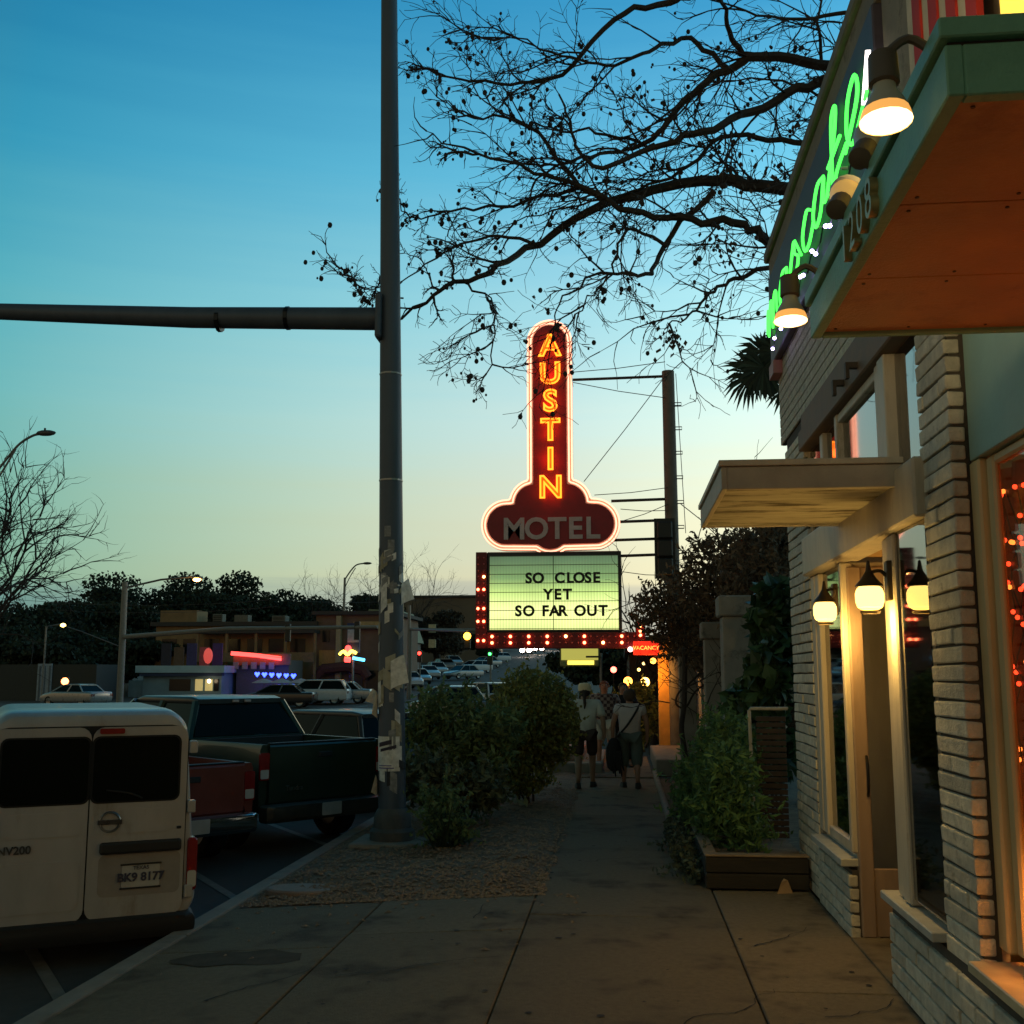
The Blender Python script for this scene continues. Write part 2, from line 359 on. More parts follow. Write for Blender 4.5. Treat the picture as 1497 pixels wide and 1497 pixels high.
# ------------------------------------------------------------------ the cafe building on the right
WX = 1.65
M_brick = mat('cream_brick', (.60, .56, .46), .75, var=.28, vscale=11, bump=.9, bscale=45, stain=((.27, .23, .17), 7, .60), rand=.2)
M_mortar = mat('dark_mortar', (.07, .06, .05), .95, var=.3, vscale=20)
M_frame = mat('frame_paint', (.50, .44, .35), .5, var=.25, vscale=5, bump=.35, bscale=30, stretch=(1, 1, .25), stain=((.26, .2, .14), 5, .60))
M_beam = mat('brown_beam', (.17, .11, .07), .7, var=.25, vscale=6)
M_stucco = mat('pale_stucco', (.40, .36, .29), .9, var=.15, vscale=3, bump=.5, bscale=70)
M_teal = mat('teal_paint', (.20, .42, .28), .5, var=.25, vscale=4, bump=.35, bscale=40, stain=((.11, .20, .14), 4, .58))
M_tealwall = mat('pale_teal_panel', (.30, .44, .38), .6, var=.12, vscale=3, bump=.1)
M_soff = mat('canopy_soffit_paint', (.50, .22, .08), .42, var=.22, vscale=4, bump=.3, bscale=70, stain=((.34, .13, .05), 2.2, .55))
M_sill = mat('sill_paint', (.40, .40, .37), .6, var=.2, vscale=7, bump=.2)
M_glass = glassm('window_glass', (.45, .48, .46), .9)
M_dark = mat('dark_interior', (.05, .04, .032), .9, var=.2, vscale=2)
bld = thing('cafe_building', 'cream brick cafe with green canopy, entrance hood and recessed doorway along the sidewalk', 'building', (WX, 7, 0))
def bp(name, m, *boxes, par=None, bevel=.006, smooth=False):
    b = MB()
    for q in boxes: b.box(*q)
    return b.build(name, m, par or bld, bevel=bevel, smooth=smooth)
# shell: back, far and near ends, roof, floor, upper wall
bp('wall', M_stucco, (1.72, 2.0, -6, 11.2, 4.2, 6.2), (1.68, 2.1, 9.82, 10.95, 0, 4.2), (1.75, 1.79, 5.58, 6.07, 0, 4.2), (1.70, 2.05, -6, -.6, 0, 4.2), bevel=0)
bp('end_wall', M_stucco, (2.0, 9, 10.95, 11.2, 0, 6.2), (2.0, 9, -6, -5.8, 0, 6.2), bevel=0)
bp('back_wall', M_dark, (6.0, 6.2, -5.8, 10.95, 0, 6.1), bevel=0)
bp('interior_floor', M_dark, (2.05, 6, -5.8, 10.95, -.1, .02), bevel=0)
bp('roof', M_dark, (2.0, 9, -5.8, 10.95, 5.6, 5.75), bevel=0)
bp('interior_ceiling', mat('ceiling_tan', (.20, .14, .09), .9), (2.05, 6, -5.8, 10.95, 4.2, 4.3), bevel=0)
bp('parapet_coping', mat('coping', (.20, .17, .13), .8, var=.3), (1.56, 2.1, -6.1, 11.32, 6.2, 6.31), bevel=.015)
bp('parapet_fascia', mat('weathered_fascia', (.26, .21, .14), .8, var=.35, vscale=3, bump=.4, stain=((.12, .09, .06), 3, .55)), (1.60, 1.715, -6, 11.24, 5.98, 6.195), (1.62, 1.715, -6, 6.3, 4.25, 5.98), bevel=.01)
# bricks -------------------------------------------------
BMESH = {}
def brick_mesh(lx, ly, lz):
    k = (round(lx, 3), round(ly, 3), round(lz, 3), rnd.randrange(4))
    if k not in BMESH:                                       # four hand-made looking variants of each size
        j = lambda: rnd.uniform(-.0045, .0045)
        B = MB().box(-lx / 2, lx / 2, -ly / 2, ly / 2, -lz / 2, lz / 2); B.v = [(x + j() * .6, y + j(), z + j()) for x, y, z in B.v]
        o = B.build('brick', M_brick, bevel=rnd.uniform(.006, .011), seg=2)
        BMESH[k] = o.data; bpy.data.objects.remove(o)
    return BMESH[k]
def brick(par, c, dims, jit=.004):
    o = bpy.data.objects.new('brick', brick_mesh(*dims)); col.objects.link(o); o.parent = par
    o.location = Vector(c) - rootmat(par).translation + Vector((rnd.uniform(-jit, jit), 0, 0))
    o.rotation_euler = (rnd.uniform(-.006, .006), rnd.uniform(-.03, .03), rnd.uniform(-.010, .010)); return o
CH = .091; BH = .078
def course_spans(y0, y1, L, off):
    cuts = [y0]; y = y0 + (L * off if off else L)
    while y < y1 - .06: cuts.append(y); y += L
    cuts.append(y1); return list(zip(cuts, cuts[1:]))
# near pillar: street face and the return towards the camera
pil = MB().box(1.668, 1.75, 5.568, 6.08, .45, 3.9).build('pillar', M_mortar, bld)
nb = 0
for k in range(37):
    z = .54 + k * CH; off = .5 if k % 2 else 0
    for a, c in course_spans(5.55, 6.10, .62 if k % 7 != 3 else .3, off if k % 7 == 3 else 0):
        if a < 5.56: brick(pil, (WX + .036, (a + c) / 2, z), (.078, c - a - .012, BH))
        else: brick(pil, (WX + .03, (a + c) / 2, z), (.065, c - a - .012, BH))
# bulkheads: low brick walls under the windows
def bulkhead(y0, y1, h, x):
    p = MB().box(x + .022, x + .22, y0 + .015, y1 - .015, 0, h - .02).build('bulkhead', M_mortar, bld)
    for k in range(int(h / CH)):
        z = .04 + k * CH
        for a, c in course_spans(y0, y1, .52, .5 if k % 2 else 0):
            brick(p, (x + .03, (a + c) / 2, z), (.065, c - a - .012, BH))
        if y1 - y0 < 2: 
            for a, c in course_spans(x + .07, x + .2, .24, 0): brick(p, ((a + c) / 2, y0 + .028, z), (c - a - .01, .065, BH), 0)
    return p
bk2 = bulkhead(4.3, 7.28, .52, 1.625)
bk1 = bulkhead(8.48, 9.80, .50, 1.63)
bp('bulkhead', M_stucco, (1.63, 1.9, -.6, 4.29, 0, .5))
# far pillar
fp = MB().box(1.672, 1.75, 9.83, 10.93, 0, 4.2).build('pillar', M_mortar, bld)
for k in range(45):
    z = .04 + k * CH
    for a, c in course_spans(9.82, 10.95, .58, .5 if k % 2 else 0): brick(fp, (WX + .032, (a + c) / 2, z), (.065, c - a - .012, BH))
# upper brickwork, seen steeply: real bricks joined
b = MB()
for k in range(19):
    z = 4.25 + k * CH
    for a, c in course_spans(6.3, 11.2, .24, .5 if k % 2 else 0): b.box(1.652, 1.725, a + .006, c - .006, z - .039, z + .039)
for k in range(5):
    z = 3.9 + k * CH
    for a, c in course_spans(5.45, 6.3, .24, .5 if k % 2 else 0): b.box(1.652, 1.70, a + .006, c - .006, z - .039, z + .039)
stuff(b.build('upper_brickwork', M_brick, bld))
bp('mortar_bed', M_mortar, (1.665, 1.70, 6.3, 11.18, 4.205, 5.97), bevel=0)
# sills
bp('sill', M_sill, (1.575, 1.86, 6.11, 7.26, .525, .575), (1.70, 1.86, 6.12, 7.2, .576, .61))
bp('sill', M_sill, (1.575, 1.86, 8.50, 9.80, .505, .56), (1.70, 1.86, 8.55, 9.75, .561, .60))
bp('sill', mat('yellowed_sill', (.46, .40, .26), .5, var=.25, vscale=8), (1.58, 1.95, -.6, 5.53, .53, .58), (1.80, 1.95, -.6, 5.4, .581, .63))
# frames and panes: narrow window by the pillar, post, sidelight beyond the door, display window
bp('window_post', M_frame, (1.63, 1.76, 6.74, 6.90, .58, 2.74), (1.645, 1.80, 6.905, 7.08, .58, 2.74), bevel=.012)
bp('window_pane', M_glass, (1.652, 1.658, 6.105, 6.735, .62, 2.74), bevel=0)
bp('window_frame', M_frame, (1.665, 1.72, 6.105, 6.15, .612, 2.74), (1.665, 1.72, 6.155, 6.735, .612, .67))
bp('window_frame', M_frame, (1.655, 1.74, 9.62, 9.80, .60, 2.74), (1.66, 1.74, 9.45, 9.615, .60, 2.74), (1.66, 1.75, 8.50, 8.585, .60, 2.74), (1.67, 1.73, 8.59, 9.445, .60, .68), bevel=.01)
bp('window_pane', M_glass, (1.70, 1.708, 8.59, 9.445, .68, 2.74), bevel=0)
bp('window_frame', mat('tan_casing', (.55, .42, .22), .5, var=.2, vscale=6, stretch=(1, 1, .2)), (1.735, 1.80, 5.43, 5.56, .63, 2.94), (1.772, 1.81, 5.33, 5.425, .63, 2.94), (1.775, 1.83, -.6, 5.325, .632, .68), (1.775, 1.83, -.6, 5.325, 2.89, 2.94), (1.775, 1.83, 2.2, 2.34, .68, 2.89), (1.775, 1.83, -.6, -.45, .68, 2.89), bevel=.012)
bp('window_pane', glassm('display_glass', (.9, .86, .8), .0, .02, .3), (1.793, 1.801, 2.34, 5.33, .68, 2.89), (1.793, 1.801, -.45, 2.2, .70, 2.87), bevel=0)
bp('teal_panel', M_tealwall, (1.735, 1.80, -.6, 5.54, 2.945, 4.2), bevel=.004)
bp('header_beam', M_frame, (1.59, 1.80, 6.06, 9.80, 2.745, 3.08), bevel=.015)
# transom lights over the door and windows
for q in ((1.63, 1.76, 6.745, 6.92, 3.085, 3.86), (1.645, 1.76, 6.93, 7.06, 3.085, 3.86), (1.65, 1.74, 8.35, 8.44, 3.085, 3.86), (1.66, 1.74, 9.0, 9.12, 3.085, 3.86)): bp('transom_post', M_frame, q, bevel=.008)
for q in ((1.66, 1.74, 7.065, 8.345, 3.79, 3.855), (1.66, 1.74, 7.065, 8.345, 3.085, 3.14)): bp('transom_rail', M_frame, q)
for a, c in ((6.06, 6.745), (7.06, 8.35), (8.44, 9.0), (9.12, 9.8)):
    bp('transom_pane', M_glass, (1.70, 1.708, a, c, 3.09, 3.85), bevel=0)
bp('brown_lintel', M_beam, (1.60, 1.72, 6.06, 9.82, 3.865, 4.04), (1.63, 1.72, 6.06, 9.82, 4.045, 4.2), bevel=.01)
b = MB()
for y in (7.3, 7.75): b.box(1.52, 1.60, y, y + .05, 3.93, 3.97); b.box(1.52, 1.545, y, y + .05, 3.86, 3.93)
b.build('lintel_hook', mat('rusty_iron', (.05, .035, .025), .7, var=.3), bld)
# doorway: reveals, head, open door leaf facing the camera
bp('door_reveal', M_frame, (1.80, 2.5, 7.10, 7.16, 0, 2.74), (1.70, 2.5, 8.53, 8.56, 0, 2.74), bevel=0)
bp('door_soffit', mat('door_soffit', (.42, .26, .12), .8, var=.2), (1.805, 2.6, 7.1, 8.56, 2.78, 2.86), bevel=0)
door = bp('door', mat('door_paint', (.30, .21, .15), .55, var=.2, vscale=7, bump=.2, stretch=(1, 1, .2)), (1.70, 1.80, 8.45, 8.52, .02, 2.70), (1.80, 2.42, 8.47, 8.51, .02, .5), (1.80, 2.42, 8.47, 8.51, 2.4, 2.70), (2.42, 2.52, 8.45, 8.52, .02, 2.70), bevel=.008)
MB().tube(smooth_path([(1.78, 8.45, 1.02), (1.77, 8.38, 1.06), (1.77, 8.37, 1.16), (1.77, 8.38, 1.26), (1.78, 8.45, 1.30)], 5), .011, 6).build('handle', mat('dark_iron', (.03, .03, .03), .4, metal=.8), door)
bp('door_glass', M_glass, (1.80, 2.42, 8.488, 8.494, .5, 2.4), par=door, bevel=0)
bp('door_threshold', M_conc, (1.62, 2.6, 7.29, 8.47, 0, .02), bevel=.004)
M_hold0 = mat('screw_steel', (.12, .08, .05), .5, metal=.5)
# main canopy over the display window
can = bp('canopy', M_teal, (.75, .79, 2.39, 4.21, 3.19, 3.315), (.79, 1.735, 2.39, 2.43, 3.19, 3.315), (.79, 1.735, 4.17, 4.21, 3.19, 3.315), bevel=.004)
bp('canopy_cap', M_teal, (.735, 1.73, 2.375, 4.225, 3.325, 3.375), par=can, bevel=.004)
bp('canopy_backing', M_dark, (.79, 1.735, 2.43, 4.17, 3.222, 3.24), par=can, bevel=0)
for ya, yb in ((2.43, 3.005), (3.011, 3.59), (3.596, 4.17)): bp('soffit_panel', M_soff, (.79, 1.735, ya, yb, 3.203, 3.22), par=can, bevel=.002)
b = MB()
for ya in (2.47, 2.96, 3.05, 3.55, 3.64, 4.13):
    for xx in (.83, 1.1, 1.38, 1.66): b.lathe([(.006, -.003), (.006, 0)], 6, (xx, ya, 3.203))
stuff(b.build('soffit_screws', M_hold0, can))
bp('canopy_gap', M_dark, (.76, 1.72, 2.40, 4.20, 3.312, 3.328), par=can, bevel=0)
M_num = mat('brass_numeral', (.40, .31, .14), .45, metal=.5, var=.3, vscale=30)
for i, ch_ in enumerate('1208'):
    text_at(ch_, 'house_numeral', .17, (.738, 3.43 - i * .115, 3.255), M_num, can, 'side', depth=.012)
# entrance hood
hood = bp('entrance_hood', mat('hood_paint', (.38, .34, .28), .6, var=.2, vscale=4, bump=.2, stain=((.26, .22, .17), 5, .62)), (.60, .635, 6.45, 8.18, 2.975, 3.11), (.635, 1.64, 6.45, 6.485, 2.975, 3.11), (.635, 1.64, 8.145, 8.18, 2.975, 3.11), bevel=.004)
bp('hood_cap', M_frame, (.585, 1.645, 6.435, 8.195, 3.113, 3.15), par=hood, bevel=.004)
bp('hood_soffit', mat('peeling_soffit', (.36, .33, .25), .85, var=.25, vscale=3, bump=.5, bscale=12, stretch=(.6, 2.5, 1), stain=((.07, .055, .035), 2.4, .50)), (.635, 1.64, 6.485, 8.145, 2.985, 3.02), par=hood, bevel=0)

# --- sign with green neon script on the upper wall
sg = thing('neon_sign', 'green neon script sign on a dark board high on the cafe wall', 'neon sign', (1.6, 8.7, 5.0))
MB().box(1.575, 1.648, 6.35, 11.15, 5.04, 5.96).build('sign_board', mat('dusky_board', (.07, .06, .085), .6, var=.4, vscale=5), sg, bevel=.01)
MB().box(1.56, 1.655, 10.9, 11.2, 4.90, 5.035).build('bracket', mat('pink_bracket', (.35, .16, .17), .6), sg)
M_green = emis('green_neon', (.06, 1.0, .07), 2.6)
GL = {  # strokes in unit boxes: x to the right, y up
 'm': [[(0, .1), (.08, .55), (.1, 0), (.22, .5), (.35, .55), (.38, 0), (.5, .5), (.65, .55), (.7, .1), (.9, .08)]],
 'a': [[(.7, .5), (.35, .58), (.08, .3), (.2, .02), (.5, .1), (.7, .5), (.66, .12), (.95, .1)]],
 's': [[(0, .1), (.45, .62), (.5, .4), (.75, .2), (.5, 0), (.15, .08)], [(.55, .6), (.95, .12)]],
 'c': [[(.75, .48), (.45, .6), (.1, .35), (.25, .04), (.6, .02), (.95, .2)]],
 'f': [[(0, .1), (.45, .7), (.55, 1.05), (.35, 1.0), (.3, .4), (.3, -.3), (.5, -.15), (.45, .1), (.95, .2)], [(.1, .45), (.7, .5)]],
 'e': [[(.05, .1), (.6, .45), (.55, .8), (.25, .7), (.15, .3), (.4, .0), (.95, .25)]],
}
ycur = 11.0
for ch_, w in zip('mas cafe', (.85, .6, .6, .12, .5, .62, .62, .62)):
    if ch_ != ' ':
        for st in GL[ch_]:
            pts = [(1.53, ycur - x * w * 1.2, 5.28 + y * .50) for x, y in st]
            MB().tube(smooth_path(pts, 5), .0125, 6).build('neon_tube', M_green, sg, smooth=True)
    ycur -= w
MB().tube([(1.53, 6.47, 5.36), (1.53, 6.30, 5.62)], .016, 6).build('neon_tube', emis('white_neon', (1, .9, .85), 4), sg)
for i in range(9):
    y = 10.7 - i * .5
    MB().cyl((1.575, y, 5.30), (1.53, y, 5.30), .012, n=6).build('tube_support', mat('clear_support', (.5, .5, .5), .3), sg)
# pale violet bulbs under the neon
bs = thing('bulb_string', 'string of tiny violet white bulbs sagging below the green neon script', 'string lights', (1.5, 8.5, 5.0))
pts = [(1.50, 10.4 - i * .14, 5.02 + .10 * math.sin(i * .9) ** 2) for i in range(29)]
MB().tube(pts, .006, 4).build('wire', mat('black_wire', (.02, .02, .02), .6), bs)
M_viol = emis('violet_bulb', (.55, .45, 1.0), 14)
bm_ = None
for i, p in enumerate(pts):
    if i % 4 in (0, 1): MB().ball((p[0] - .01, p[1], p[2] - .02), .017, 6, 4).build('bulb', M_viol, bs)
# striped banner and yellow lit sign above the canopy
bn = thing('striped_banner', 'red and white striped cloth banner hanging on the wall above the green canopy', 'banner', (1.5, 5.0, 3.6))
for i in range(8):
    MB().box(1.50 + .012 * (i % 2), 1.53 + .012 * (i % 2), 4.35 + i * .13, 4.35 + i * .13 + .128, 4.02, 5.6).build('stripe', mat('banner_red', (.5, .03, .02), .8) if i % 2 == 0 else mat('banner_white', (.6, .52, .38), .8), bn)
ys_ = thing('lit_sign_box', 'glowing yellow sign box on the wall above the green canopy corner', 'sign', (1.5, 3.2, 3.9))
MB().box(1.45, 1.62, 2.9, 3.95, 3.93, 4.5).build('sign_case', mat('black_case', (.02, .02, .02), .5), ys_, bevel=.02)
MB().box(1.43, 1.448, 2.95, 3.90, 3.96, 4.47).build('sign_face', emis('yellow_face', (1, .62, .06), 1.2), ys_)
MB().box(1.2, 1.45, 2.83, 2.86, 3.95, 4.5).build('sign_cheek', emis('yellow_face', (1, .62, .06), 1.2), ys_)

# --- flood lamps along the canopy edge: two lit ones pointing down, two turned up to the sign
M_hold = mat('lampholder_paint', (.13, .10, .07), .6, var=.2)
M_bulbglass = mat('bulb_shell', (.55, .50, .38), .35, var=.1)
M_lit = emis('lit_lens', (1, .80, .42), 3.6)
def flood(y, aim, lit, label):
    d = Vector(aim).normalized(); q = d.to_track_quat('Z', 'Y').to_matrix()
    base = Vector((.64, y, 3.335)) if aim[2] < 0 else Vector((.72, y, 3.40))
    t = thing('flood_lamp', label, 'lamp', (.75, y, 3.35), group='flood lamps along the canopy edge')
    MB().tube(smooth_path([(.76, y, 3.36), (.70, y, 3.40) if aim[2] < 0 else (.735, y, 3.37), tuple(base - d * .02)], 4), .011, 6).build('arm', M_hold, t)
    MB().lathe([(.012, -.03), (.034, -.025), (.036, .05), (.030, .055)], 14, base, q).build('lampholder', M_hold, t, smooth=True)
    MB().lathe([(.026, .045), (.028, .07), (.045, .10), (.054, .122)], 18, base, q, caps=False).build('bulb', emis('faint_bulb', (1, .55, .16), .35) if aim[2] > 0 and aim[1] > .6 else M_bulbglass, t, smooth=True)
    MB().lathe([(.054, .122), (.059, .137), (.061, .15)], 18, base, q, caps=False).build('bulb_rim', emis('glowing_rim', (1, .45, .10), .9) if lit and aim[2] < 0 else M_bulbglass, t, smooth=True)
    MB().lathe([(.0605, .148), (.04, .158), (.001, .162)], 18, base, q).build('lens', M_lit if lit else mat('unlit_lens', (.35, .33, .28), .3), t, smooth=True)
    p = base + d * .19
    if lit:
        s = light('lamp_light', 'SPOT', p, lit, (1, .72, .34), t, .06, spot_size=R(115), spot_blend=.6)
        s.rotation_euler = d.to_track_quat('-Z', 'Y').to_euler()
flood(2.50, (-.02, -.08, -1), 16, 'lit flood lamp pointing down nearest the viewer at the canopy corner')
flood(3.98, (-.02, -.08, -1), 16, 'lit flood lamp pointing down at the far end of the canopy')
flood(3.10, (.35, .55, .6), 26, 'dark backed flood lamp turned up beside the numerals, nearer of the two')
flood(3.46, (.35, .65, .6), 26, 'yellow flood lamp bulb turned up to the sign, farther of the two')

# --- wall lanterns by the door
def lantern(y, label, yb):
    z = 2.36; x = 1.50
    t = thing('wall_lantern', label, 'lantern', (1.6, y, z), group='lanterns flanking the door')
    M_ir = mat('lantern_iron', (.06, .045, .03), .5, metal=.6)
    MB().box(1.60, 1.64, yb - .04, yb + .04, z - .02, z + .22).build('back_plate', M_ir, t, bevel=.006)
    MB().tube(smooth_path([(1.61, yb, z + .12), (1.57, y, z + .16), (1.51, y, z + .15)], 4), .011, 6).build('bracket', M_ir, t)
    MB().lathe([(.085, .064), (.08, .075), (.045, .115), (.018, .16), (.008, .22), (.001, .225)], 14, (x, y, z)).build('cap', M_ir, t, smooth=True)
    MB().lathe([(.05, -.075), (.074, -.06), (.085, -.025), (.085, .025), (.076, .05), (.06, .066)], 18, (x, y, z), caps=False).build('glass_jar', emis('lantern_glow', (1, .62, .15), 3.6), t, smooth=True)
    MB().lathe([(.055, -.10), (.062, -.085), (.02, -.08)], 12, (x, y, z)).build('finial', M_ir, t)
    light('lantern_light', 'POINT', (x - .0, y, z - .16), 28, (1, .60, .15), t, .08).visible_glossy = False   # the jar itself is what mirrors
lantern(6.82, 'glowing amber jar lantern on the near side of the doorway, in front of the post', 6.82)
lantern(8.30, 'glowing amber jar lantern on the far side of the doorway, by the sidelight', 8.54)

# --- things behind the glass: red bead lights, curtain, pendant
cu = thing('curtain', 'red brown curtain hanging behind the display window glass', 'curtain', (2.1, 4, .7))
b = MB(); n = 90
for i in range(n):
    y = -.4 + 6.44 * i / (n - 1); x = 1.97 + .03 * math.sin(i * 1.5) + .015 * math.sin(i * .7); b.v += [(x, y, .66), (x, y, 2.95)]
b.f = [(2 * i, 2 * i + 2, 2 * i + 3, 2 * i + 1) for i in range(n - 1)]
b.build('curtain_cloth', mat('curtain_cloth', (.34, .11, .035), .9, var=.3, vscale=5, trl=.35), cu, smooth=True)
sg2 = thing('red_string_lights', 'strings of red and orange bulbs hanging inside the display window', 'string lights', (2.0, 4.6, 2.8))
M_rb = emis('red_bulb', (1, .05, .015), 5); M_ob = emis('orange_bulb', (1, .20, .03), 5)
for i, y in enumerate((5.66, 5.58, 5.50, 5.42, 5.34, 5.25, 5.1, 4.8)):
    z = 2.78; pts = []
    while z > 1.25 + .12 * (i % 3):
        x = 1.90 + rnd.uniform(-.05, .03); yy = y + rnd.uniform(-.06, .06); pts.append((x, yy, z)); z -= rnd.uniform(.10, .24)
    MB().tube(pts, .004, 4).build('wire', mat('black_wire', (.02, .02, .02), .6), sg2)
    for j, p in enumerate(pts): MB().ball((p[0] - .012, p[1], p[2]), .0125, 6, 4).build('bulb', M_ob if (i + j) % 3 == 0 else M_rb, sg2)
pl = thing('pendant_lamp', 'warm pendant lamp hanging inside the cafe', 'lamp', (1.87, 5.15, .9))
MB().cyl((1.87, 5.15, 1.15), (1.87, 5.15, 2.9), .006, n=5).build('cord', mat('black_wire', (.02, .02, .02), .6), pl)
MB().lathe([(.06, .92), (.055, 1.02), (.02, 1.14)], 14, (1.87, 5.15, 0), caps=False).build('shade', emis('amber_shade', (1, .38, .06), 1.6), pl, smooth=True)
light('pendant_light', 'POINT', (1.86, 5.15, .80), 9, (1, .36, .06), pl, .06)
pl2 = thing('ceiling_lamp', 'round warm ceiling lamp deep inside the cafe behind the door', 'lamp', (4, 8, 3.9))
MB().lathe([(.18, 3.95), (.22, 4.05), (.1, 4.19)], 14, (4, 8, 0)).build('lamp_bowl', emis('warm_bowl', (1, .6, .25), 3), pl2, smooth=True)
light('ceiling_light', 'POINT', (4, 8, 3.85), 30, (1, .6, .25), pl2, .1)

for i, (yy, zz, e) in enumerate(((3.4, 1.9, 14),)):  # lamp added out of view to throw red light on the soffit
    wl = thing('soffit_fill_lamp', 'unseen red shaded lamp added inside the display window to redden the soffit', 'lamp', (1.97, yy, .64))
    MB().lathe([(.07, .64), (.06, .67), (.012, .70), (.012, 1.75)], 12, (1.88, yy, 0)).build('stand', mat('dark_iron', (.03, .03, .03), .4, metal=.8), wl, smooth=True)
    MB().lathe([(.07, 1.70), (.045, 1.98)], 14, (1.88, yy, 0), caps=False).build('shade', emis('red_shade', (1, .22, .04), 1.5), wl, smooth=True)
    light('lamp_light', 'POINT', (1.885, yy, 2.06), e, (1, .26, .045), wl, .06)
# ------------------------------------------------------------------ signal pole with its mast arm and flyers
M_pole = mat('grey_steel', (.085, .105, .135), .55, metal=.3, var=.2, vscale=4, bump=.1, stretch=(1, 1, .15))
M_paper = mat('worn_paper', (.72, .70, .66), .9, var=.35, vscale=14)
PX, PY = -2.66, 13.1
pole = thing('signal_pole', 'tall grey steel traffic signal pole covered in torn flyers in the planting bed', 'traffic pole', (PX, PY, -.1))
def pole_x(z): return PX - .02 * z - .06
def pole_r(z): return .165 - .0055 * z
MB().tube([(pole_x(z), PY, z) for z in (.25, 3, 6, 9, 12)], [pole_r(z) for z in (.25, 3, 6, 9, 12)], 12).build('shaft', M_pole, pole, smooth=True)
MB().lathe([(.27, .0), (.27, .1), (.23, .14), (.22, .27), (.19, .33), (.17, .36)], 12, (PX - .06, PY, -.02)).build('base_casting', mat('base_iron', (.09, .085, .08), .7, var=.3, bump=.4), pole, smooth=True)
MB().box(PX - .50, PX + .36, PY - .42, PY + .42, -.35, -.02).build('footing', M_kerb, pole, bevel=.04, seg=2)
z0 = 6.34; arm = MB()
x0 = pole_x(6)
arm.tube([(x0 - .1, PY, z0), (x0 - 2.6, PY, z0 + .10), (x0 - 5.4, PY, z0 + .28), (x0 - 9, PY, z0 + .5)], [.145, .135, .105, .08], 12)
ao = arm.build('mast_arm', M_pole, pole, smooth=True)
for xx in (-1.33, -2.23): MB().tube([(x0 + xx + .02, PY, z0 + .05), (x0 + xx - .03, PY, z0 + .05)], .15, 12).build('band', mat('dark_iron', (.03, .03, .03), .4, metal=.8), ao)
MB().prism([(-.2, -.3), (.2, -.3), (.2, .3), (-.2, .3)], lambda a, c: (x0 - .09, PY + a, z0 + c), lambda a, c: (x0 - .17, PY + a, z0 + c)).build('flange', M_pole, pole, bevel=.05, seg=2)
for z in (2.95, 4.25, 5.6): MB().tube([(pole_x(z), PY, z), (pole_x(z), PY, z + .02)], pole_r(z) + .006, 12).build('band', mat('strap_steel', (.3, .3, .3), .4, metal=.8), pole)
def wrap(z, h, a0, a1, m, name='flyer', lift=.004, skew=0, curl=0):
    """a sheet of paper wrapped round the shaft between two angles (0 faces the camera, positive to the right)"""
    b = MB(); n = 7
    for i in range(n + 1):
        a = R(a0 + (a1 - a0) * i / n); c = curl * (i / n) ** 2
        for j in (0, 1):
            zz = z + j * h + skew * i / n; r = pole_r(zz) + lift + c * (1 - j * .6)
            b.v.append((pole_x(zz) + r * math.sin(a), PY - r * math.cos(a), zz))
    b.f = [(2 * i, 2 * i + 2, 2 * i + 3, 2 * i + 1) for i in range(n)]
    return b.build(name, m, pole)
pp = wrap(.77, .40, -62, 45, M_paper, lift=.008)
for q in ((.99, .035, -40, 30, .05), (1.045, .05, -48, 10, .04), (.80, .012, -50, 20, 0), (.83, .01, -50, 10, 0)):
    wrap(q[0], q[1], q[2], q[3], mat('flyer_ink', (.05, .04, .06), .9) if q[1] > .02 else mat('flyer_violet', (.12, .10, .3), .9), 'print', .011, q[4]).parent = pp
rs = random.Random(11)
M_sheets = [M_paper, mat('yellowed_paper', (.36, .32, .22), .9, var=.4, vscale=18), mat('grey_paper', (.26, .26, .26), .9, var=.5, vscale=20), mat('dark_paper', (.035, .035, .04), .8, var=.4), mat('ivory_paper', (.42, .39, .30), .9, var=.3)]
for i in range(54):
    z = .45 + 2.9 * rs.random() ** .85; a = rs.uniform(-75, 70); w = rs.uniform(14, 48)
    wrap(z, rs.uniform(.05, .24) * (1.2 if z < 2.3 else .6), a - w / 2, min(85, a + w / 2), rs.choice(M_sheets if z < 2.35 else M_sheets[:3]), lift=.003 + .0012 * i / 10, skew=rs.uniform(-.07, .07))
for (z, h, a0, a1, cu_) in ((1.72, .33, 8, 55, .13), (.45, .2, -85, -52, .1), (1.35, .28, -88, -60, .08), (2.62, .3, -40, -5, .03), (2.72, .25, 60, 95, .12), (1.5, .15, -95, -70, .15)):
    wrap(z, h, a0, a1, M_paper, lift=.012, curl=cu_, skew=.08)
for z, a in ((3.55, -5), (3.38, 12), (2.95, -25), (2.86, 22), (2.98, -28)):
    wrap(z, .13, a - 16, a + 16, M_sheets[2], lift=.003, name='sticker')

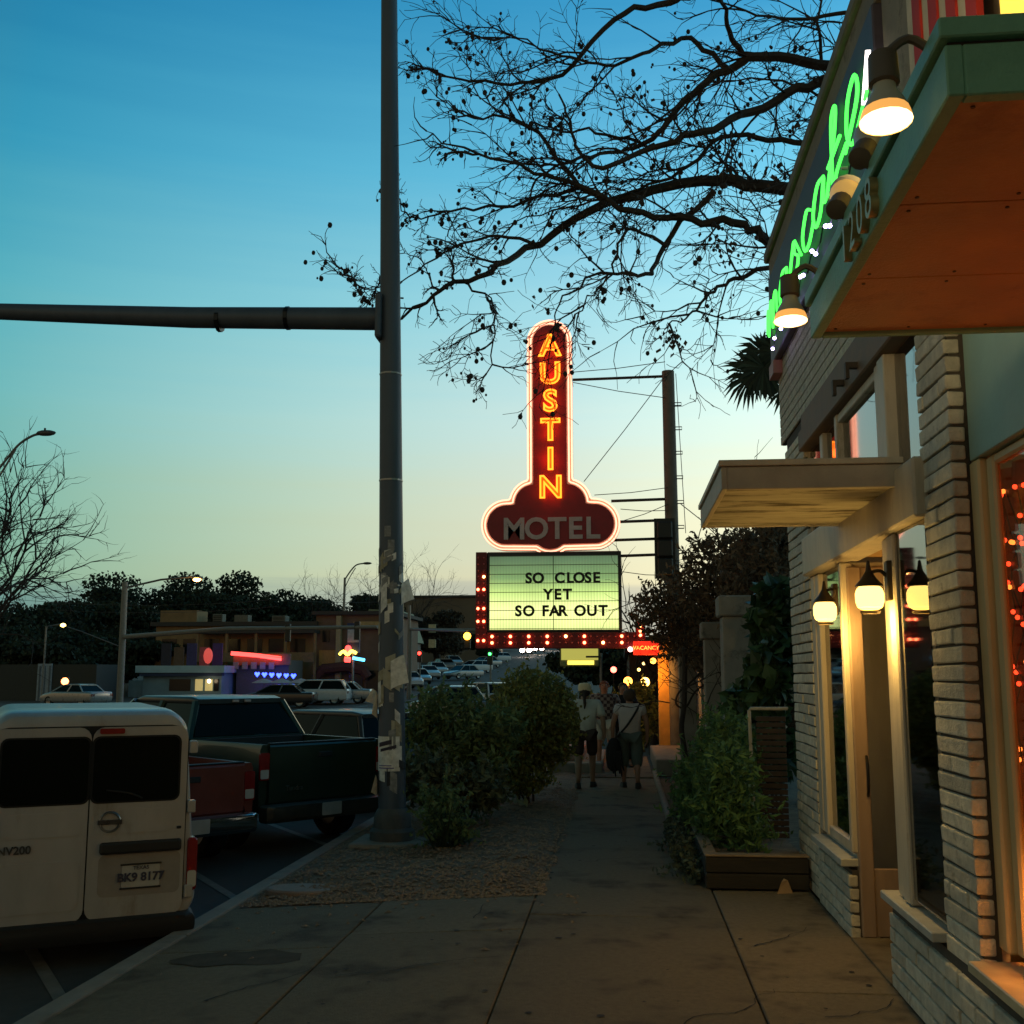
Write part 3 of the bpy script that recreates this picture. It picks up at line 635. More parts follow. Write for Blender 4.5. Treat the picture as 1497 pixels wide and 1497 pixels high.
# ------------------------------------------------------------------ the motel sign
MY = 26.0; XC = -1.665
ms = thing('motel_sign', 'tall red motel sign with yellow neon letters glowing above the marquee', 'neon sign', (XC, MY, 4.8))
M_red = mat('sign_red', (.30, .020, .028), .5, var=.25, vscale=3)
def outline(d, n=420):
    def w(z):
        c = []
        def arc(cx, cz, r):
            t = r * r - (z - cz) ** 2
            if t > 0: c.append(cx + math.sqrt(t))
        if 5 < z <= 10.01: c.append(.405 + d)
        arc(0, 10.01, .405 + d); arc(1.05, 5.46, .475 + d)
        if 5.4 < z <= 5.98: c.append(.85 + d)
        arc(.40, 5.98, .45 + d); arc(0, 5.28, .42 + d)
        return max(c) if c else 0
    zs = [4.86 - d + (10.415 + d - 4.86 + d) * i / n for i in range(n + 1)]
    r_ = [(w(z), z) for z in zs]
    pts = r_ + [(-x, z) for x, z in reversed(r_)]
    out = [pts[0]]; acc = 0
    L = [math.dist(pts[i], pts[(i + 1) % len(pts)]) for i in range(len(pts))]; tot = sum(L); step = tot / 260; nxt = step
    for i in range(len(pts)):
        a, c = pts[i], pts[(i + 1) % len(pts)]
        while acc + L[i] >= nxt - 1e-9 and L[i] > 0 and len(out) < 260:
            t = (nxt - acc) / L[i]; out.append((a[0] + (c[0] - a[0]) * t, a[1] + (c[1] - a[1]) * t)); nxt += step
        acc += L[i]
    return out
ol = outline(0)
MB().prism(ol, lambda a, c: (XC + a, MY, c), lambda a, c: (XC + a, MY + .28, c)).build('sign_board', M_red, ms)
MB().prism(outline(.15), lambda a, c: (XC + a, MY + .06, c), lambda a, c: (XC + a, MY + .2, c)).build('rim', mat('rim_cream', (.62, .52, .42), .5), ms)
for d, k in ((.055, 'a'), (.13, 'b')):
    MB().tube([(XC + a, MY - .03 + .06, c) for a, c in outline(d)], .02, 6, closed=True).build('border_tube', emis('white_red_neon', (1.0, .44, .29), 2.3), ms, smooth=True)
M_let = mat('letter_yellow', (.75, .38, .05), .5)
M_tube = emis('amber_neon', (1, .24, .016), 3.3)
for ch_, z in zip('AUSTIN', (9.85, 9.15, 8.46, 7.74, 7.02, 6.33)):
    lo = text_at(ch_, 'letter', .74, (XC + .02, MY - .03, z), M_let, ms, depth=.015, offset=.012)
    t = text_at(ch_, 'neon_tube', .74, (XC + .02, MY - .075, z), M_tube, None, depth=0, bevel=.021, fill=False, offset=.012)
    t.data.transform(rootmat(ms).inverted()); t.parent = lo
for z in (9.85, 9.15, 8.46, 7.74, 7.02, 6.33): light('neon_spill', 'POINT', (XC, MY - .22, z), 3.6, (1, .05, .01), ms, .1)
for ch_, x in zip('MOTEL', (-.87, -.33, .17, .60, 1.01)):
    text_at(ch_, 'letter', .72, (XC + x, MY - .02, 5.33), mat('letter_white', (.55, .48, .46), .6, var=.2), ms, depth=.012, offset=.018)
# marquee board
mq = thing('marquee_board', 'backlit white marquee reading SO CLOSE YET SO FAR OUT, framed in red bulbs', 'marquee', (XC, MY, 2.5))
MB().box(-3.19, .02, MY, MY + .4, 2.88, 4.80).build('cabinet', mat('marquee_case', (.03, .032, .034), .5), mq, bevel=.02)
def marquee_face():
    m = bpy.data.materials.new('marquee_face'); m.use_nodes = True; nt = m.node_tree; N = nt.nodes; L = nt.links; p = N['Principled BSDF']
    p.inputs['Base Color'].default_value = (.5, .55, .4, 1); p.inputs['Roughness'].default_value = .4
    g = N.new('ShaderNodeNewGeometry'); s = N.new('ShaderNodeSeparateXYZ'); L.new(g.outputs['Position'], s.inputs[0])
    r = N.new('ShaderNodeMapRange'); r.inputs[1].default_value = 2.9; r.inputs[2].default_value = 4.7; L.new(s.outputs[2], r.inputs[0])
    c = N.new('ShaderNodeValToRGB'); e = c.color_ramp     # uneven backlight painted into the emission: bright lower half, dim top
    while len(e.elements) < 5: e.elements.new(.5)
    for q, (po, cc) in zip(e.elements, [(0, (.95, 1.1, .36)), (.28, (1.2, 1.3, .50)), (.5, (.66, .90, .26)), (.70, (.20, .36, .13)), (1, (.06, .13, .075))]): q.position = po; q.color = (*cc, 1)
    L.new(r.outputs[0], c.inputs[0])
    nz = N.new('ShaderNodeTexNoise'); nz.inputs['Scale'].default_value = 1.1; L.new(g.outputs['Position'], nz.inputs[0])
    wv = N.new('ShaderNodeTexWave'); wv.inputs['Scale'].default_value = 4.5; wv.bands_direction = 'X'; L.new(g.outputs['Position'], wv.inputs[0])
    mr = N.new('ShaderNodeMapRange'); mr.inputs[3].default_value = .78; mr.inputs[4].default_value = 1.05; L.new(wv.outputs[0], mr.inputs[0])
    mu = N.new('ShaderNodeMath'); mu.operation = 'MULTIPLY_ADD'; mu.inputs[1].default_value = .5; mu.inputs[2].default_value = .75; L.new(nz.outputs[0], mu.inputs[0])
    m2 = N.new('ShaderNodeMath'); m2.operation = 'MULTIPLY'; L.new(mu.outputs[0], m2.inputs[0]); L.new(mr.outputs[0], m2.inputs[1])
    L.new(c.outputs[0], p.inputs['Emission Color']); L.new(m2.outputs[0], p.inputs['Emission Strength']); return m
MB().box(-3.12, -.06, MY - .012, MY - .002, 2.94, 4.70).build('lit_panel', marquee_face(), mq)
M_rail = mat('letter_rail', (.12, .14, .09), .5)
for i in range(9):
    z = 2.955 + i * .2165
    MB().box(-3.12, -.06, MY - .03, MY - .013, z, z + .014).build('letter_rail', M_rail, mq)
MB().box(-1.60, -1.585, MY - .026, MY - .014, 2.94, 4.70).build('panel_joint', M_rail, mq)
M_blk = mat('black_letter', (.012, .012, .012), .5)
def mx(px): return XC + (px - 803.5) * .01645
for row, z in (((('S', 772), ('O', 786), ('C', 817), ('L', 832), ('O', 845), ('S', 858), ('E', 870)), 4.15),
               ((('Y', 800), ('E', 814), ('T', 828)), 3.76),
               ((('S', 757), ('O', 772), ('F', 796), ('A', 809), ('R', 821), ('O', 846), ('U', 863), ('T', 879)), 3.37)):
    for ch_, px in row: text_at(ch_, 'marquee_letter', .345, (mx(px), MY - .035, z), M_blk, mq, depth=.004, offset=.014)
M_strip = mat('bulb_strip_red', (.16, .01, .015), .5, var=.2)
MB().box(-3.46, -3.195, MY - .02, MY + .4, 2.50, 4.80).build('bulb_strip', M_strip, mq, bevel=.01)
MB().box(-3.19, .42, MY - .02, MY + .4, 2.50, 2.875).build('bulb_strip', M_strip, mq, bevel=.01)
MB().box(.33, .56, MY - .024, MY + .3, 2.70, 3.12).build('bulb_strip', M_strip, mq, bevel=.01)
M_on = emis('red_bulb_on', (1, .16, .06), 14); M_on2 = emis('orange_bulb_on', (1, .42, .12), 15)
M_off = mat('red_bulb_off', (.45, .10, .10), .3)
def mbulb(x, z, m, r=.028): MB().ball((x, MY - .035, z), r, 8, 5).build('bulb', m, mq, smooth=True)
for i in range(14):
    z = 4.66 - i * .152
    for j, x in enumerate((-3.40, -3.26)):
        on = i in (3, 5, 8, 10, 13, 14) and not (i == 3 and j == 0)
        mbulb(x, z, (M_on2 if i == 3 else M_on) if on else M_off, .034 if on else .022)
for i in range(24):
    x = -3.06 + i * .146
    for j, z in enumerate((2.78, 2.63)):
        on = i % 3 == 0 and not (i == 12 and j) and not (i == 18 and not j)
        mbulb(x, z, (M_on2 if i in (12, 18) else M_on) if on else M_off, .036 if on else .022)
for z in (2.80, 2.90, 3.02): mbulb(.44, z, M_on2 if z > 3 else M_on, .036)
# vacancy sign
vc = thing('vacancy_sign', 'small red lit vacancy box beside the end of the marquee', 'sign', (.5, MY, 2.3))
MB().box(.27, .86, MY - .1, MY + .1, 2.34, 2.66).build('sign_case', emis('vacancy_red', (1, .03, .012), .85), vc, bevel=.01)
text_at('VACANCY', 'lettering', .128, (.565, MY - .11, 2.5), emis('vacancy_amber', (1, .42, .06), 2.5), vc, depth=.004)
MB().ball((.20, MY - .1, 2.47), .06, 8, 6).build('bulb', emis('white_pink_bulb', (1, .6, .5), 6), vc)
# sign pole, struts and guys
M_rust = mat('sign_pole_paint', (.17, .14, .115), .7, var=.3, vscale=3, bump=.2, stain=((.10, .07, .05), 3, .58))
sp = thing('sign_pole', 'weathered brown steel post carrying the motel sign on struts', 'post', (1.24, MY + .15, 0))
MB().tube([(1.25, MY + .15, 0), (1.22, MY + .15, 9.2)], [.17, .15], 14).build('post', M_rust, sp, smooth=True)
for z, xe in ((9.08, -1.1), (6.05, -.2), (5.54, -.15), (5.10, -.2), (4.72, .02)):
    MB().cyl((xe, MY + .15, z - .03), (1.15, MY + .15, z), .035, n=8).build('strut', mat('strut_steel', (.07, .065, .06), .6, metal=.4), sp)
M_wire = mat('guy_wire', (.05, .05, .05), .6)
for a, c in (((1.15, MY, 9.05), (-.85, MY + .1, 6.5)), ((1.15, MY, 9.6 - .2), (-1.15, MY, 9.2)), ((1.15, MY, 8.5), (-1.1, MY + .2, 9.0)), ((1.15, MY, 6.3), (-.6, MY, 6.15)), ((1.15, MY, 5.9), (.02, MY, 5.5)), ((1.15, MY, 5.75), (.02, MY, 5.8)), ((1.15, MY, 4.2), (.02, MY, 4.3)), ((1.4, MY, 9.1), (1.55, MY, 5.2)), ((1.45, MY, 5.9), (3.2, MY + 2, 4.9))):
    MB().tube([a, (Vector(a) + Vector(c)) / 2 - Vector((0, 0, .03)), c], .011, 4).build('guy_wire', M_wire, sp)
for i in range(7):
    z = 8.4 - i * .6
    MB().tube([(1.36, MY + .1, z), (1.52, MY + .1, z), (1.52, MY + .1, z - .07), (1.36, MY + .1, z - .07)], .014, 4).build('step_rung', M_wire, sp)
# signal head seen from behind
th = thing('traffic_signal', 'dark three section traffic signal head seen from behind beside the sign post', 'traffic light', (1.0, MY - .4, 4.2))
M_sig = mat('signal_black', (.02, .022, .02), .5)
for i in range(3):
    MB().box(.86, 1.22, MY - .45, MY - .2, 4.17 + i * .43, 4.57 + i * .43).build('section', M_sig, th, bevel=.03)
    MB().lathe([(.15, 0), (.15, .25)], 12, (1.04, MY - .2, 4.37 + i * .43), Matrix.Rotation(R(-90), 3, 'X'), caps=False).build('visor', M_sig, th)
MB().box(.80, 1.28, MY - .30, MY - .28, 4.1, 5.52).build('backplate', M_sig, th)

# ------------------------------------------------------------------ lit column, steps, gate pillars
lc = thing('lit_column', 'orange lit square column at the motel entrance under the vacancy sign', 'column', (.96, 26.2, 0))
MB().box(.84, 1.10, 26.1, 26.36, .25, 2.7).build('shaft', mat('orange_plaster', (.75, .35, .07), .8, var=.15, bump=.2), lc, bevel=.015)
MB().box(.78, 1.16, 26.04, 26.42, .1, .26).build('plinth', M_kerb, lc)
MB().ball((.72, 25.72, 2.2), .07, 8, 6).build('lamp_globe', emis('orange_globe', (1, .38, .05), 6), lc)
MB().tube([(.86, 26.1, 2.3), (.74, 25.8, 2.3), (.72, 25.72, 2.24)], .012, 5).build('lamp_arm', M_wire, lc)
light('column_light', 'POINT', (.70, 25.62, 1.9), 26, (1, .45, .08), lc, .06)
st = thing('entrance_step', 'pinkish concrete step block beside the walk at the motel entrance', 'step', (-.9, 21.8, 0))
MB().box(-1.42, -.40, 21.6, 25.6, -.1, .2).build('lower_step', M_kerb, st, bevel=.02)
MB().box(-1.42, -.80, 22.2, 25.6, .2, .40).build('upper_step', mat('pink_concrete', (.36, .22, .18), .85, var=.2, bump=.3), st, bevel=.02)
st2 = thing('concrete_ledge', 'low concrete ledge at the foot of the orange column', 'ledge', (1.1, 23, 0))
MB().box(.62, 1.5, 21.6, 25.9, -.05, .28).build('ledge', M_kerb, st2, bevel=.02)
MB().box(.55, .63, 14.8, 21.6, -.05, .09).build('low_edge', M_kerb, st2, bevel=.02)
tag(MB().box(-.78, .55, 20.82, 26, -.1, .02).build('far_walk', M_conc, bevel=.01), 'far stretch of concrete walk leading to the motel door', 'path')
M_pil = mat('grey_render', (.27, .25, .215), .9, var=.25, vscale=3, bump=.3, stain=((.13, .12, .10), 4, .55))
for (x0, x1, y, h, lab) in ((1.36, 1.84, 15.0, 2.95, 'grey rendered gate pillar with a wide cap behind the planter, nearest of the three'), (1.36, 1.72, 18.4, 2.75, 'grey rendered gate pillar, second from the cafe'), (1.10, 1.42, 21.6, 2.7, 'grey rendered gate pillar, farthest one next to the lit column')):
    g_ = thing('gate_pillar', lab, 'pillar', ((x0 + x1) / 2, y, 0), group='gate pillars along the walk')
    MB().box(x0, x1, y, y + (x1 - x0), -.05, h - .28).build('shaft', M_pil, g_, bevel=.012)
    MB().box(x0 - .05, x1 + .06, y - .05, y + (x1 - x0) + .05, h - .279, h).build('cap', M_pil, g_, bevel=.02)
gw = thing('garden_wall', 'rendered garden wall running back between the gate pillars', 'wall', (1.8, 18, 0))
MB().box(1.75, 1.95, 15.5, 26, -.05, 2.1).build('wall', M_pil, gw)
for i in range(8): MB().box(1.70, 1.76, 15.9 + i * 1.2, 16.0 + i * 1.2, 0, 2.2).build('picket', M_pil, gw, bevel=.01)
# planter
M_tim = mat('dark_timber', (.035, .03, .022), .85, var=.35, vscale=6, bump=.5, stretch=(.3, .3, 2))
pt = thing('planter_box', 'low dark timber planter box against the far end of the cafe', 'planter', (1.2, 10.3, 0))
for k in range(2):
    MB().box(.72, 1.63, 10.28, 10.36, .002 + k * .14, .135 + k * .14).build('board', M_tim, pt, bevel=.01)
    MB().box(.72, .80, 10.365, 14.8, .002 + k * .14, .135 + k * .14).build('board', M_tim, pt, bevel=.01)
    MB().box(.80, 1.63, 14.72, 14.8, .002 + k * .14, .135 + k * .14).build('board', M_tim, pt, bevel=.01)
MB().box(.80, 1.63, 10.36, 14.72, .0, .245).build('soil', M_soil, pt)
MB().box(.715, 1.635, 10.275, 10.40, .281, .30).build('cap_board', mat('worn_cap', (.26, .19, .12), .85, var=.35, vscale=8), pt, bevel=.006)
MB().box(.715, .83, 10.405, 14.8, .281, .30).build('cap_board', mat('worn_cap', (.26, .19, .12), .85, var=.35, vscale=8), pt, bevel=.006)
tag(MB().add([(1.32, 10.12, .0), (1.46, 10.16, 0), (1.44, 10.2, .02), (1.36, 10.22, .0), (1.36, 10.13, .10), (1.42, 10.16, .11), (1.39, 10.19, .12)], [(0, 1, 5, 4), (1, 2, 5), (2, 6, 5), (2, 3, 6), (3, 0, 4, 6), (4, 5, 6), (0, 3, 2, 1)]).build('stone', mat('tan_stone', (.36, .25, .15), .9)), 'small tan stone on the ground at the foot of the planter', 'stone')
scn = thing('slat_screen', 'dark woven slat screen in a pale pipe frame between planter and cafe wall', 'screen', (1.5, 11.6, .2))
for i in range(20): MB().box(1.36, 1.66, 11.62, 11.645, .26 + i * .061, .26 + i * .061 + .05).build('slat', mat('brown_slat', (.055, .042, .034), .8, var=.35, vscale=10), scn, bevel=.004)
MB().tube([(1.31, 11.58, .25), (1.29, 11.58, 1.53), (1.305, 11.58, 1.55), (1.68, 11.58, 1.55)], .018, 8).build('pipe_frame', mat('pale_pipe', (.42, .40, .34), .5, var=.35, vscale=9), scn, smooth=True)
# ------------------------------------------------------------------ vegetation
def ray_pt(px, py, y):
    """a point of a limb given by the direction it is seen in and its own distance down the street"""
    m = camo.rotation_euler.to_matrix(); d = m @ Vector(((px - 748.5) / 1600, (748.5 - py) / 1600, -1)); return Vector((0, 0, EYE)) + d * (y / d.y)
M_bark = mat('dark_bark', (.045, .036, .03), .9, var=.3, vscale=8, bump=.6, bscale=30)
M_twig = mat('twig_bark', (.04, .032, .028), .9, var=.3)
def leaf_quads(b, pts, size, r, flat=.0, elong=1.6):
    for p in pts:
        u = Vector((r.gauss(0, 1), r.gauss(0, 1), r.gauss(0, 1) * (1 - flat))); u.normalize(); v = u.orthogonal().normalized()
        v = (Matrix.Rotation(r.uniform(0, 6.28), 3, u) @ v); s = size * r.uniform(.6, 1.35)
        u = u * s * elong / 2; v = v * s / 2; p = Vector(p); w = u.cross(v).normalized() * s * .12
        b.add([p - u, p + v + w, p + u, p - v + w], [(0, 1, 2, 3)])
def blob_pts(r, c, rad, n, shell=.55):
    out = []
    for _ in range(n):
        d = Vector((r.gauss(0, 1), r.gauss(0, 1), r.gauss(0, 1))).normalized(); k = (shell + (1 - shell) * r.random()) if r.random() < .8 else r.random()
        out.append(Vector(c) + Vector((d.x * rad[0], d.y * rad[1], d.z * rad[2])) * k)
    return out
def grow(b, tips, p, d, L, rad, depth, r, droop=0.0, n=5):
    """a crooked twig with side twigs; collects its tips"""
    pts = [p]; rs_ = [rad]; d = d.normalized()
    for i in range(n):
        d = (d + Vector((r.gauss(0, .20), r.gauss(0, .20), r.gauss(0, .20) - droop))).normalized()
        p = p + d * L / n; pts.append(p); rs_.append(max(.0035, rad * (1 - .75 * (i + 1) / n)))
        if depth > 0 and (i > 0 or depth > 1):
            for _ in range(1 if r.random() < .75 else 2):
                ax = Vector((r.gauss(0, 1), r.gauss(0, 1), r.gauss(0, 1))).normalized()
                dd = (Matrix.Rotation(R(r.uniform(28, 62)) * r.choice((-1, 1)), 3, ax) @ d)
                grow(b, tips, p, dd, L * r.uniform(.35, .62), max(.0045, rad * .55), depth - 1, r, droop, max(3, n - 1))
    b.tube(pts, rs_, 4 if rad < .02 else 6, caps=False); tips.append(p)
def Z2(X, Y): return 560 + X / 2.139, Y / 2.139
LIMBS = [  # picked limb courses: start radius, distance, points
 (.15, 14.6, [(1500, 640), (1290, 600), (1100, 570), (930, 575), (700, 640), (480, 760), (330, 850), (180, 910), (60, 990)]),
 (.12, 14.2, [(1560, 190), (1430, 240), (1330, 265), (1150, 350), (1000, 410), (850, 460), (680, 525), (600, 440), (560, 300)]),
 (.12, 15.0, [(1560, 260), (1400, 212), (1200, 175), (1080, 215), (940, 320), (860, 420), (760, 470), (620, 500), (470, 520)]),
 (.10, 14.0, [(1300, 860), (1220, 770), (1120, 700), (960, 690), (770, 660), (640, 590), (500, 540), (330, 490), (220, 470)]),
 (.06, 13.6, [(1300, 830), (1210, 840), (1100, 870), (1020, 920), (960, 990), (900, 1010)]),
 (.07, 14.8, [(1200, 180), (1110, 150), (1070, 60), (1050, -60), (1010, -160)]),
 (.08, 15.6, [(1150, -60), (980, -20), (880, 10), (720, 60), (560, 230), (400, 260), (200, 240), (120, 200)]),
 (.07, 15.2, [(1450, 470), (1350, 460), (1170, 430), (1050, 430), (960, 520), (800, 590), (620, 640), (420, 690)]),
 (.05, 14.5, [(700, 640), (600, 560), (450, 390), (280, 360), (170, 300)]),
 (.05, 13.8, [(1030, 590), (880, 770), (820, 860), (700, 850), (560, 930), (540, 1000)]),
 (.03, 13.9, [(880, 770), (760, 720), (715, 850), (640, 940), (600, 990)]),
 (.022, 14.2, [(250, 880), (345, 950), (355, 1010), (330, 1170)]),
 (.035, 14.6, [(620, 590), (400, 640), (220, 660), (100, 680), (50, 620)]),
 (.05, 15.8, [(1400, 210), (1360, 100), (1370, -60), (1330, -200)]),
 (.05, 15.4, [(1080, 215), (950, 120), (830, 160), (700, 200), (560, 170), (420, 120), (330, 130)]),
 (.05, 14.9, [(1450, 40), (1280, 60), (1100, 20), (960, -60)]),
 (.03, 14.3, [(480, 760), (330, 740), (190, 790), (60, 880), (20, 920)]),
 (.03, 14.7, [(850, 460), (700, 420), (560, 400), (420, 380), (300, 300), (260, 200)]),
 (.014, 13.9, [(60, 935), (-10, 905), (-70, 900), (-110, 860), (-140, 830)]),
 (.035, 14.4, [(1330, 265), (1400, 330), (1380, 420), (1300, 560)]),
]
tr = thing('bare_tree', 'bare tree with seed pods whose limbs reach over the walk from behind the cafe', 'tree', (3.6, 14.6, 0))
MB().tube(smooth_path([(3.7, 14.6, -.1), (3.6, 14.6, 2), (3.75, 14.5, 4.4), (3.9, 14.4, 6.2)], 4), [.36 - .012 * i for i in range(13)], 12).build('trunk', M_bark, tr, smooth=True)
MB().tube(smooth_path([(3.9, 14.4, 6.1), (4.0, 14.5, 7.4), (4.0, 14.6, 8.8), (3.7, 14.8, 10.6)], 4), [.24 - .011 * i for i in range(13)], 10).build('trunk', M_bark, tr, smooth=True)
rt = random.Random(5); twb = MB(); tips = []
for rad, y, pts in LIMBS:
    n = len(pts); P3 = []
    for i, (X_, Y_) in enumerate(pts):
        px, py = Z2(X_, Y_); P3.append(ray_pt(px, py, y - .9 * i / (n - 1) + rt.uniform(-.35, .35)))
    if pts[0][0] >= 1290:    # tie the limb to the trunk
        P3.insert(0, Vector((3.9, 14.5, max(4.6, P3[0].z - .5))))
    path = smooth_path(P3, 5); k = len(path)
    path = [p + Vector((rt.gauss(0, .02), rt.gauss(0, .02), rt.gauss(0, .02))) for p in path]
    MB().tube(path, [max(.009, rad * .9 * (1 - .88 * (i / (k - 1)) ** .8)) for i in range(k)], 7).build('limb', M_bark, tr, smooth=True)
    for i in range(3, k):
        if rt.random() < (.55 if i > k * .35 else .32):
            d = (path[i] - path[i - 1]).normalized()
            ax = Vector((rt.gauss(0, .5), rt.gauss(0, 1), rt.gauss(0, .5))).normalized()
            dd = Matrix.Rotation(R(rt.uniform(25, 75)) * rt.choice((-1, 1)), 3, ax) @ d
            dd.x -= .15
            near_edge = path[i].x < -1.9
            grow(twb, tips, path[i], dd, rt.uniform(.45, 1.25) * (.75 if rad < .04 else 1) * (.5 if near_edge else 1), .012 + .06 * rad, 2 if rt.random() < .8 else 1, rt, rt.uniform(-.03, .05))
    grow(twb, tips, path[-1], path[-1] - path[-2], .35, .009, 1 if path[-1].x < -2 else 2, rt)
# limbs on the far side keep the crown whole from other angles
for i in range(9):
    a = R(-75 + i * 20); d = Vector((math.cos(a), math.sin(a), .5 + .3 * rt.random())); p = Vector((3.9, 14.5, 6 + i * .4))
    lb = MB(); grow(lb, [], p, d, 4.5, .09, 0, rt); lb.build('limb', M_bark, tr, smooth=True)
    for _ in range(4): grow(twb, tips, p + d.normalized() * rt.uniform(2, 4.4), d, 1.3, .02, 2, rt)
tw_ = twb.build('twigs', M_twig, tr); stuff(tw_)
b = MB()
for p in tips:
    if rt.random() < .075:
        for _ in range(1 if rt.random() < .6 else 2):
            q = p + Vector((rt.gauss(0, .025), rt.gauss(0, .025), -.02 + rt.gauss(0, .02))); s = rt.uniform(.012, .034)
            b.ball(q, (s, s, s * 1.25), 6, 4)
stuff(b.build('seed_pods', mat('pod_brown', (.03, .022, .02), .8), tr))
b = MB()
for (X_, Y_, n) in ((1060, 770, 42), (900, 1050, 46), (1280, 390, 16), (1110, 460, 16), (930, 545, 10), (1090, 520, 14), (1210, 540, 12), (500, 940, 9), (620, 720, 10), (850, 350, 7), (740, 290, 9), (780, 440, 10), (1130, 560, 10)):
    for _ in range(n):
        px, py = Z2(X_ + rt.gauss(0, 22), Y_ + rt.gauss(0, 34)); p = ray_pt(px, py, 13.9 + rt.gauss(0, .15)); s = rt.uniform(.05, .10)
        u = Vector((rt.gauss(0, .35), rt.gauss(0, .35), -1)).normalized() * s; v = Vector((rt.gauss(0, 1), rt.gauss(0, 1), 0)).normalized() * s * .38
        b.add([p, p + u * .5 + v, p + u, p + u * .5 - v], [(0, 1, 2, 3)])
stuff(b.build('dry_leaves', mat('dry_leaf', (.06, .04, .025), .9, var=.3, trl=.2), tr))

# rounded hedge bush, feathery shrub, spiky clump, planter shrub
def leafy(name, label, cat, base, blobs, nleaf, size, m, seed, stems=6, spread=.12, stem_m=None, elong=1.8, shell=.6, flat=0):
    r = random.Random(seed); t = thing(name, label, cat, base); b = MB()
    tot = sum(q[3] * q[4] * q[5] for q in blobs)
    for q in blobs: leaf_quads(b, blob_pts(r, q[:3], q[3:6], int(nleaf * q[3] * q[4] * q[5] / tot), shell), size, r, flat, elong)
    for q in (blobs if size < .1 else []):            # sprigs that break the outline
        for _ in range(int(14 + 120 * q[3] * q[4])):
            d = Vector((r.gauss(0, 1), r.gauss(0, 1), r.gauss(.3, 1))).normalized(); p = Vector(q[:3]) + Vector((d.x * q[3], d.y * q[4], d.z * q[5])) * .85; d = (d + Vector((0, 0, .5))).normalized()
            ln = r.uniform(.10, .34) * (1 if size < .1 else 2)
            leaf_quads(b, [p + d * ln * k / 9 + Vector((r.gauss(0, .012), r.gauss(0, .012), r.gauss(0, .012))) for k in range(10)], size * .9, r, flat, elong)
    stuff(b.build('foliage', m, t)); top = max(blobs, key=lambda q: q[2])
    for i in range(stems):
        a = r.uniform(0, 6.28); q = r.choice(blobs)
        p0 = Vector(base) + Vector((math.cos(a) * spread * r.random(), math.sin(a) * spread * r.random(), -.05))
        p2 = Vector(q[:3]) + Vector((r.gauss(0, .3) * q[3], r.gauss(0, .3) * q[4], r.gauss(0, .3) * q[5]))
        p1 = p0.lerp(p2, .5) + Vector((r.gauss(0, .05), r.gauss(0, .05), .1))
        MB().tube(smooth_path([p0, p1, p2], 4), [.018 - .0018 * j for j in range(9)], 5).build('stem', stem_m or M_bark, t)
    return t
M_hedge = mat('hedge_leaf', (.18, .19, .055), .7, var=.5, vscale=3, trl=.25)
M_shrub = mat('shrub_leaf', (.12, .165, .065), .75, var=.45, vscale=4, trl=.25)
M_rosem = mat('planter_leaf', (.085, .155, .05), .75, var=.45, vscale=4, trl=.25)
leafy('round_bush', 'large rounded green bush beside the walk, next to the man with the cap', 'bush', (-1.42, 16.6, 0),
      [(-1.35, 16.6, 1.25, .70, .75, .74), (-1.75, 16.5, .95, .48, .6, .6), (-1.0, 16.5, 1.15, .38, .5, .62), (-1.45, 16.4, .55, .45, .5, .42)], 17000, .042, M_hedge, 21)
leafy('feathery_bush', 'loose feathery green bush just right of the signal pole', 'bush', (-2.2, 15.0, -.05),
      [(-2.35, 15.0, .98, .50, .6, .58), (-1.95, 14.8, .92, .42, .5, .62), (-2.65, 15.2, .85, .4, .5, .55), (-2.0, 14.6, .55, .4, .4, .35), (-1.7, 14.8, 1.2, .25, .4, .3), (-2.5, 15, 1.4, .2, .3, .25), (-2.1, 14.9, 1.45, .15, .3, .22), (-2.8, 15.1, 1.2, .2, .3, .25), (-1.55, 14.7, .95, .2, .3, .4)], 3600, .045, M_shrub, 22, stems=30, elong=3.0, shell=.15)
leafy('low_shrub', 'leafy pale flecked shrub at the base of the bushes', 'bush', (-2.0, 13.9, -.05),
      [(-2.25, 13.9, .5, .42, .3, .28), (-1.75, 14.1, .45, .3, .3, .25), (-2.55, 14.1, .6, .3, .3, .25)], 2600, .06, mat('pale_shrub_leaf', (.10, .12, .07), .7, var=.5, vscale=9, trl=.2), 23, stems=8, elong=2.2, shell=.3)
def spiky(name, label, c, n, L, w, seed, m, up=.6, part='blade'):
    r = random.Random(seed); t = thing(name, label, 'plant', c); shared = None
    for i in range(n):
        a = r.uniform(0, 6.28); e = R(r.uniform(25, 85)); l = L * r.uniform(.6, 1.1); b = MB(); pts = []
        d = Vector((math.cos(a) * math.cos(e), math.sin(a) * math.cos(e), math.sin(e))); p = Vector(c) + Vector((r.gauss(0, .05), r.gauss(0, .05), 0)); s = Vector((-math.sin(a), math.cos(a), 0))
        for k in range(5):
            ww = w * (1 - (k / 4) ** 2) + .001; pts.append((p - s * ww, p + s * ww)); p = p + d * l / 4; d = (d + Vector((0, 0, -.16))).normalized()
        for q in pts: b.v += [tuple(q[0]), tuple(q[1])]
        b.f = [(2 * k, 2 * k + 1, 2 * k + 3, 2 * k + 2) for k in range(4)]
        b.build(part, m, t)
    return t
spiky('spiky_plant', 'dark spiky leaved clump on the bed right of the signal pole base', (-1.95, 12.4, -.04), 85, .62, .014, 31, mat('blade_green', (.035, .06, .035), .6, var=.4))
leafy('clump_bush', 'small dark bush growing out of the mulch beside the signal pole', 'bush', (-2.0, 12.6, -.05), [(-1.95, 12.5, .24, .32, .28, .26), (-2.1, 12.7, .45, .25, .22, .22)], 1100, .035, M_shrub, 33, stems=10, elong=2.4, shell=.2)
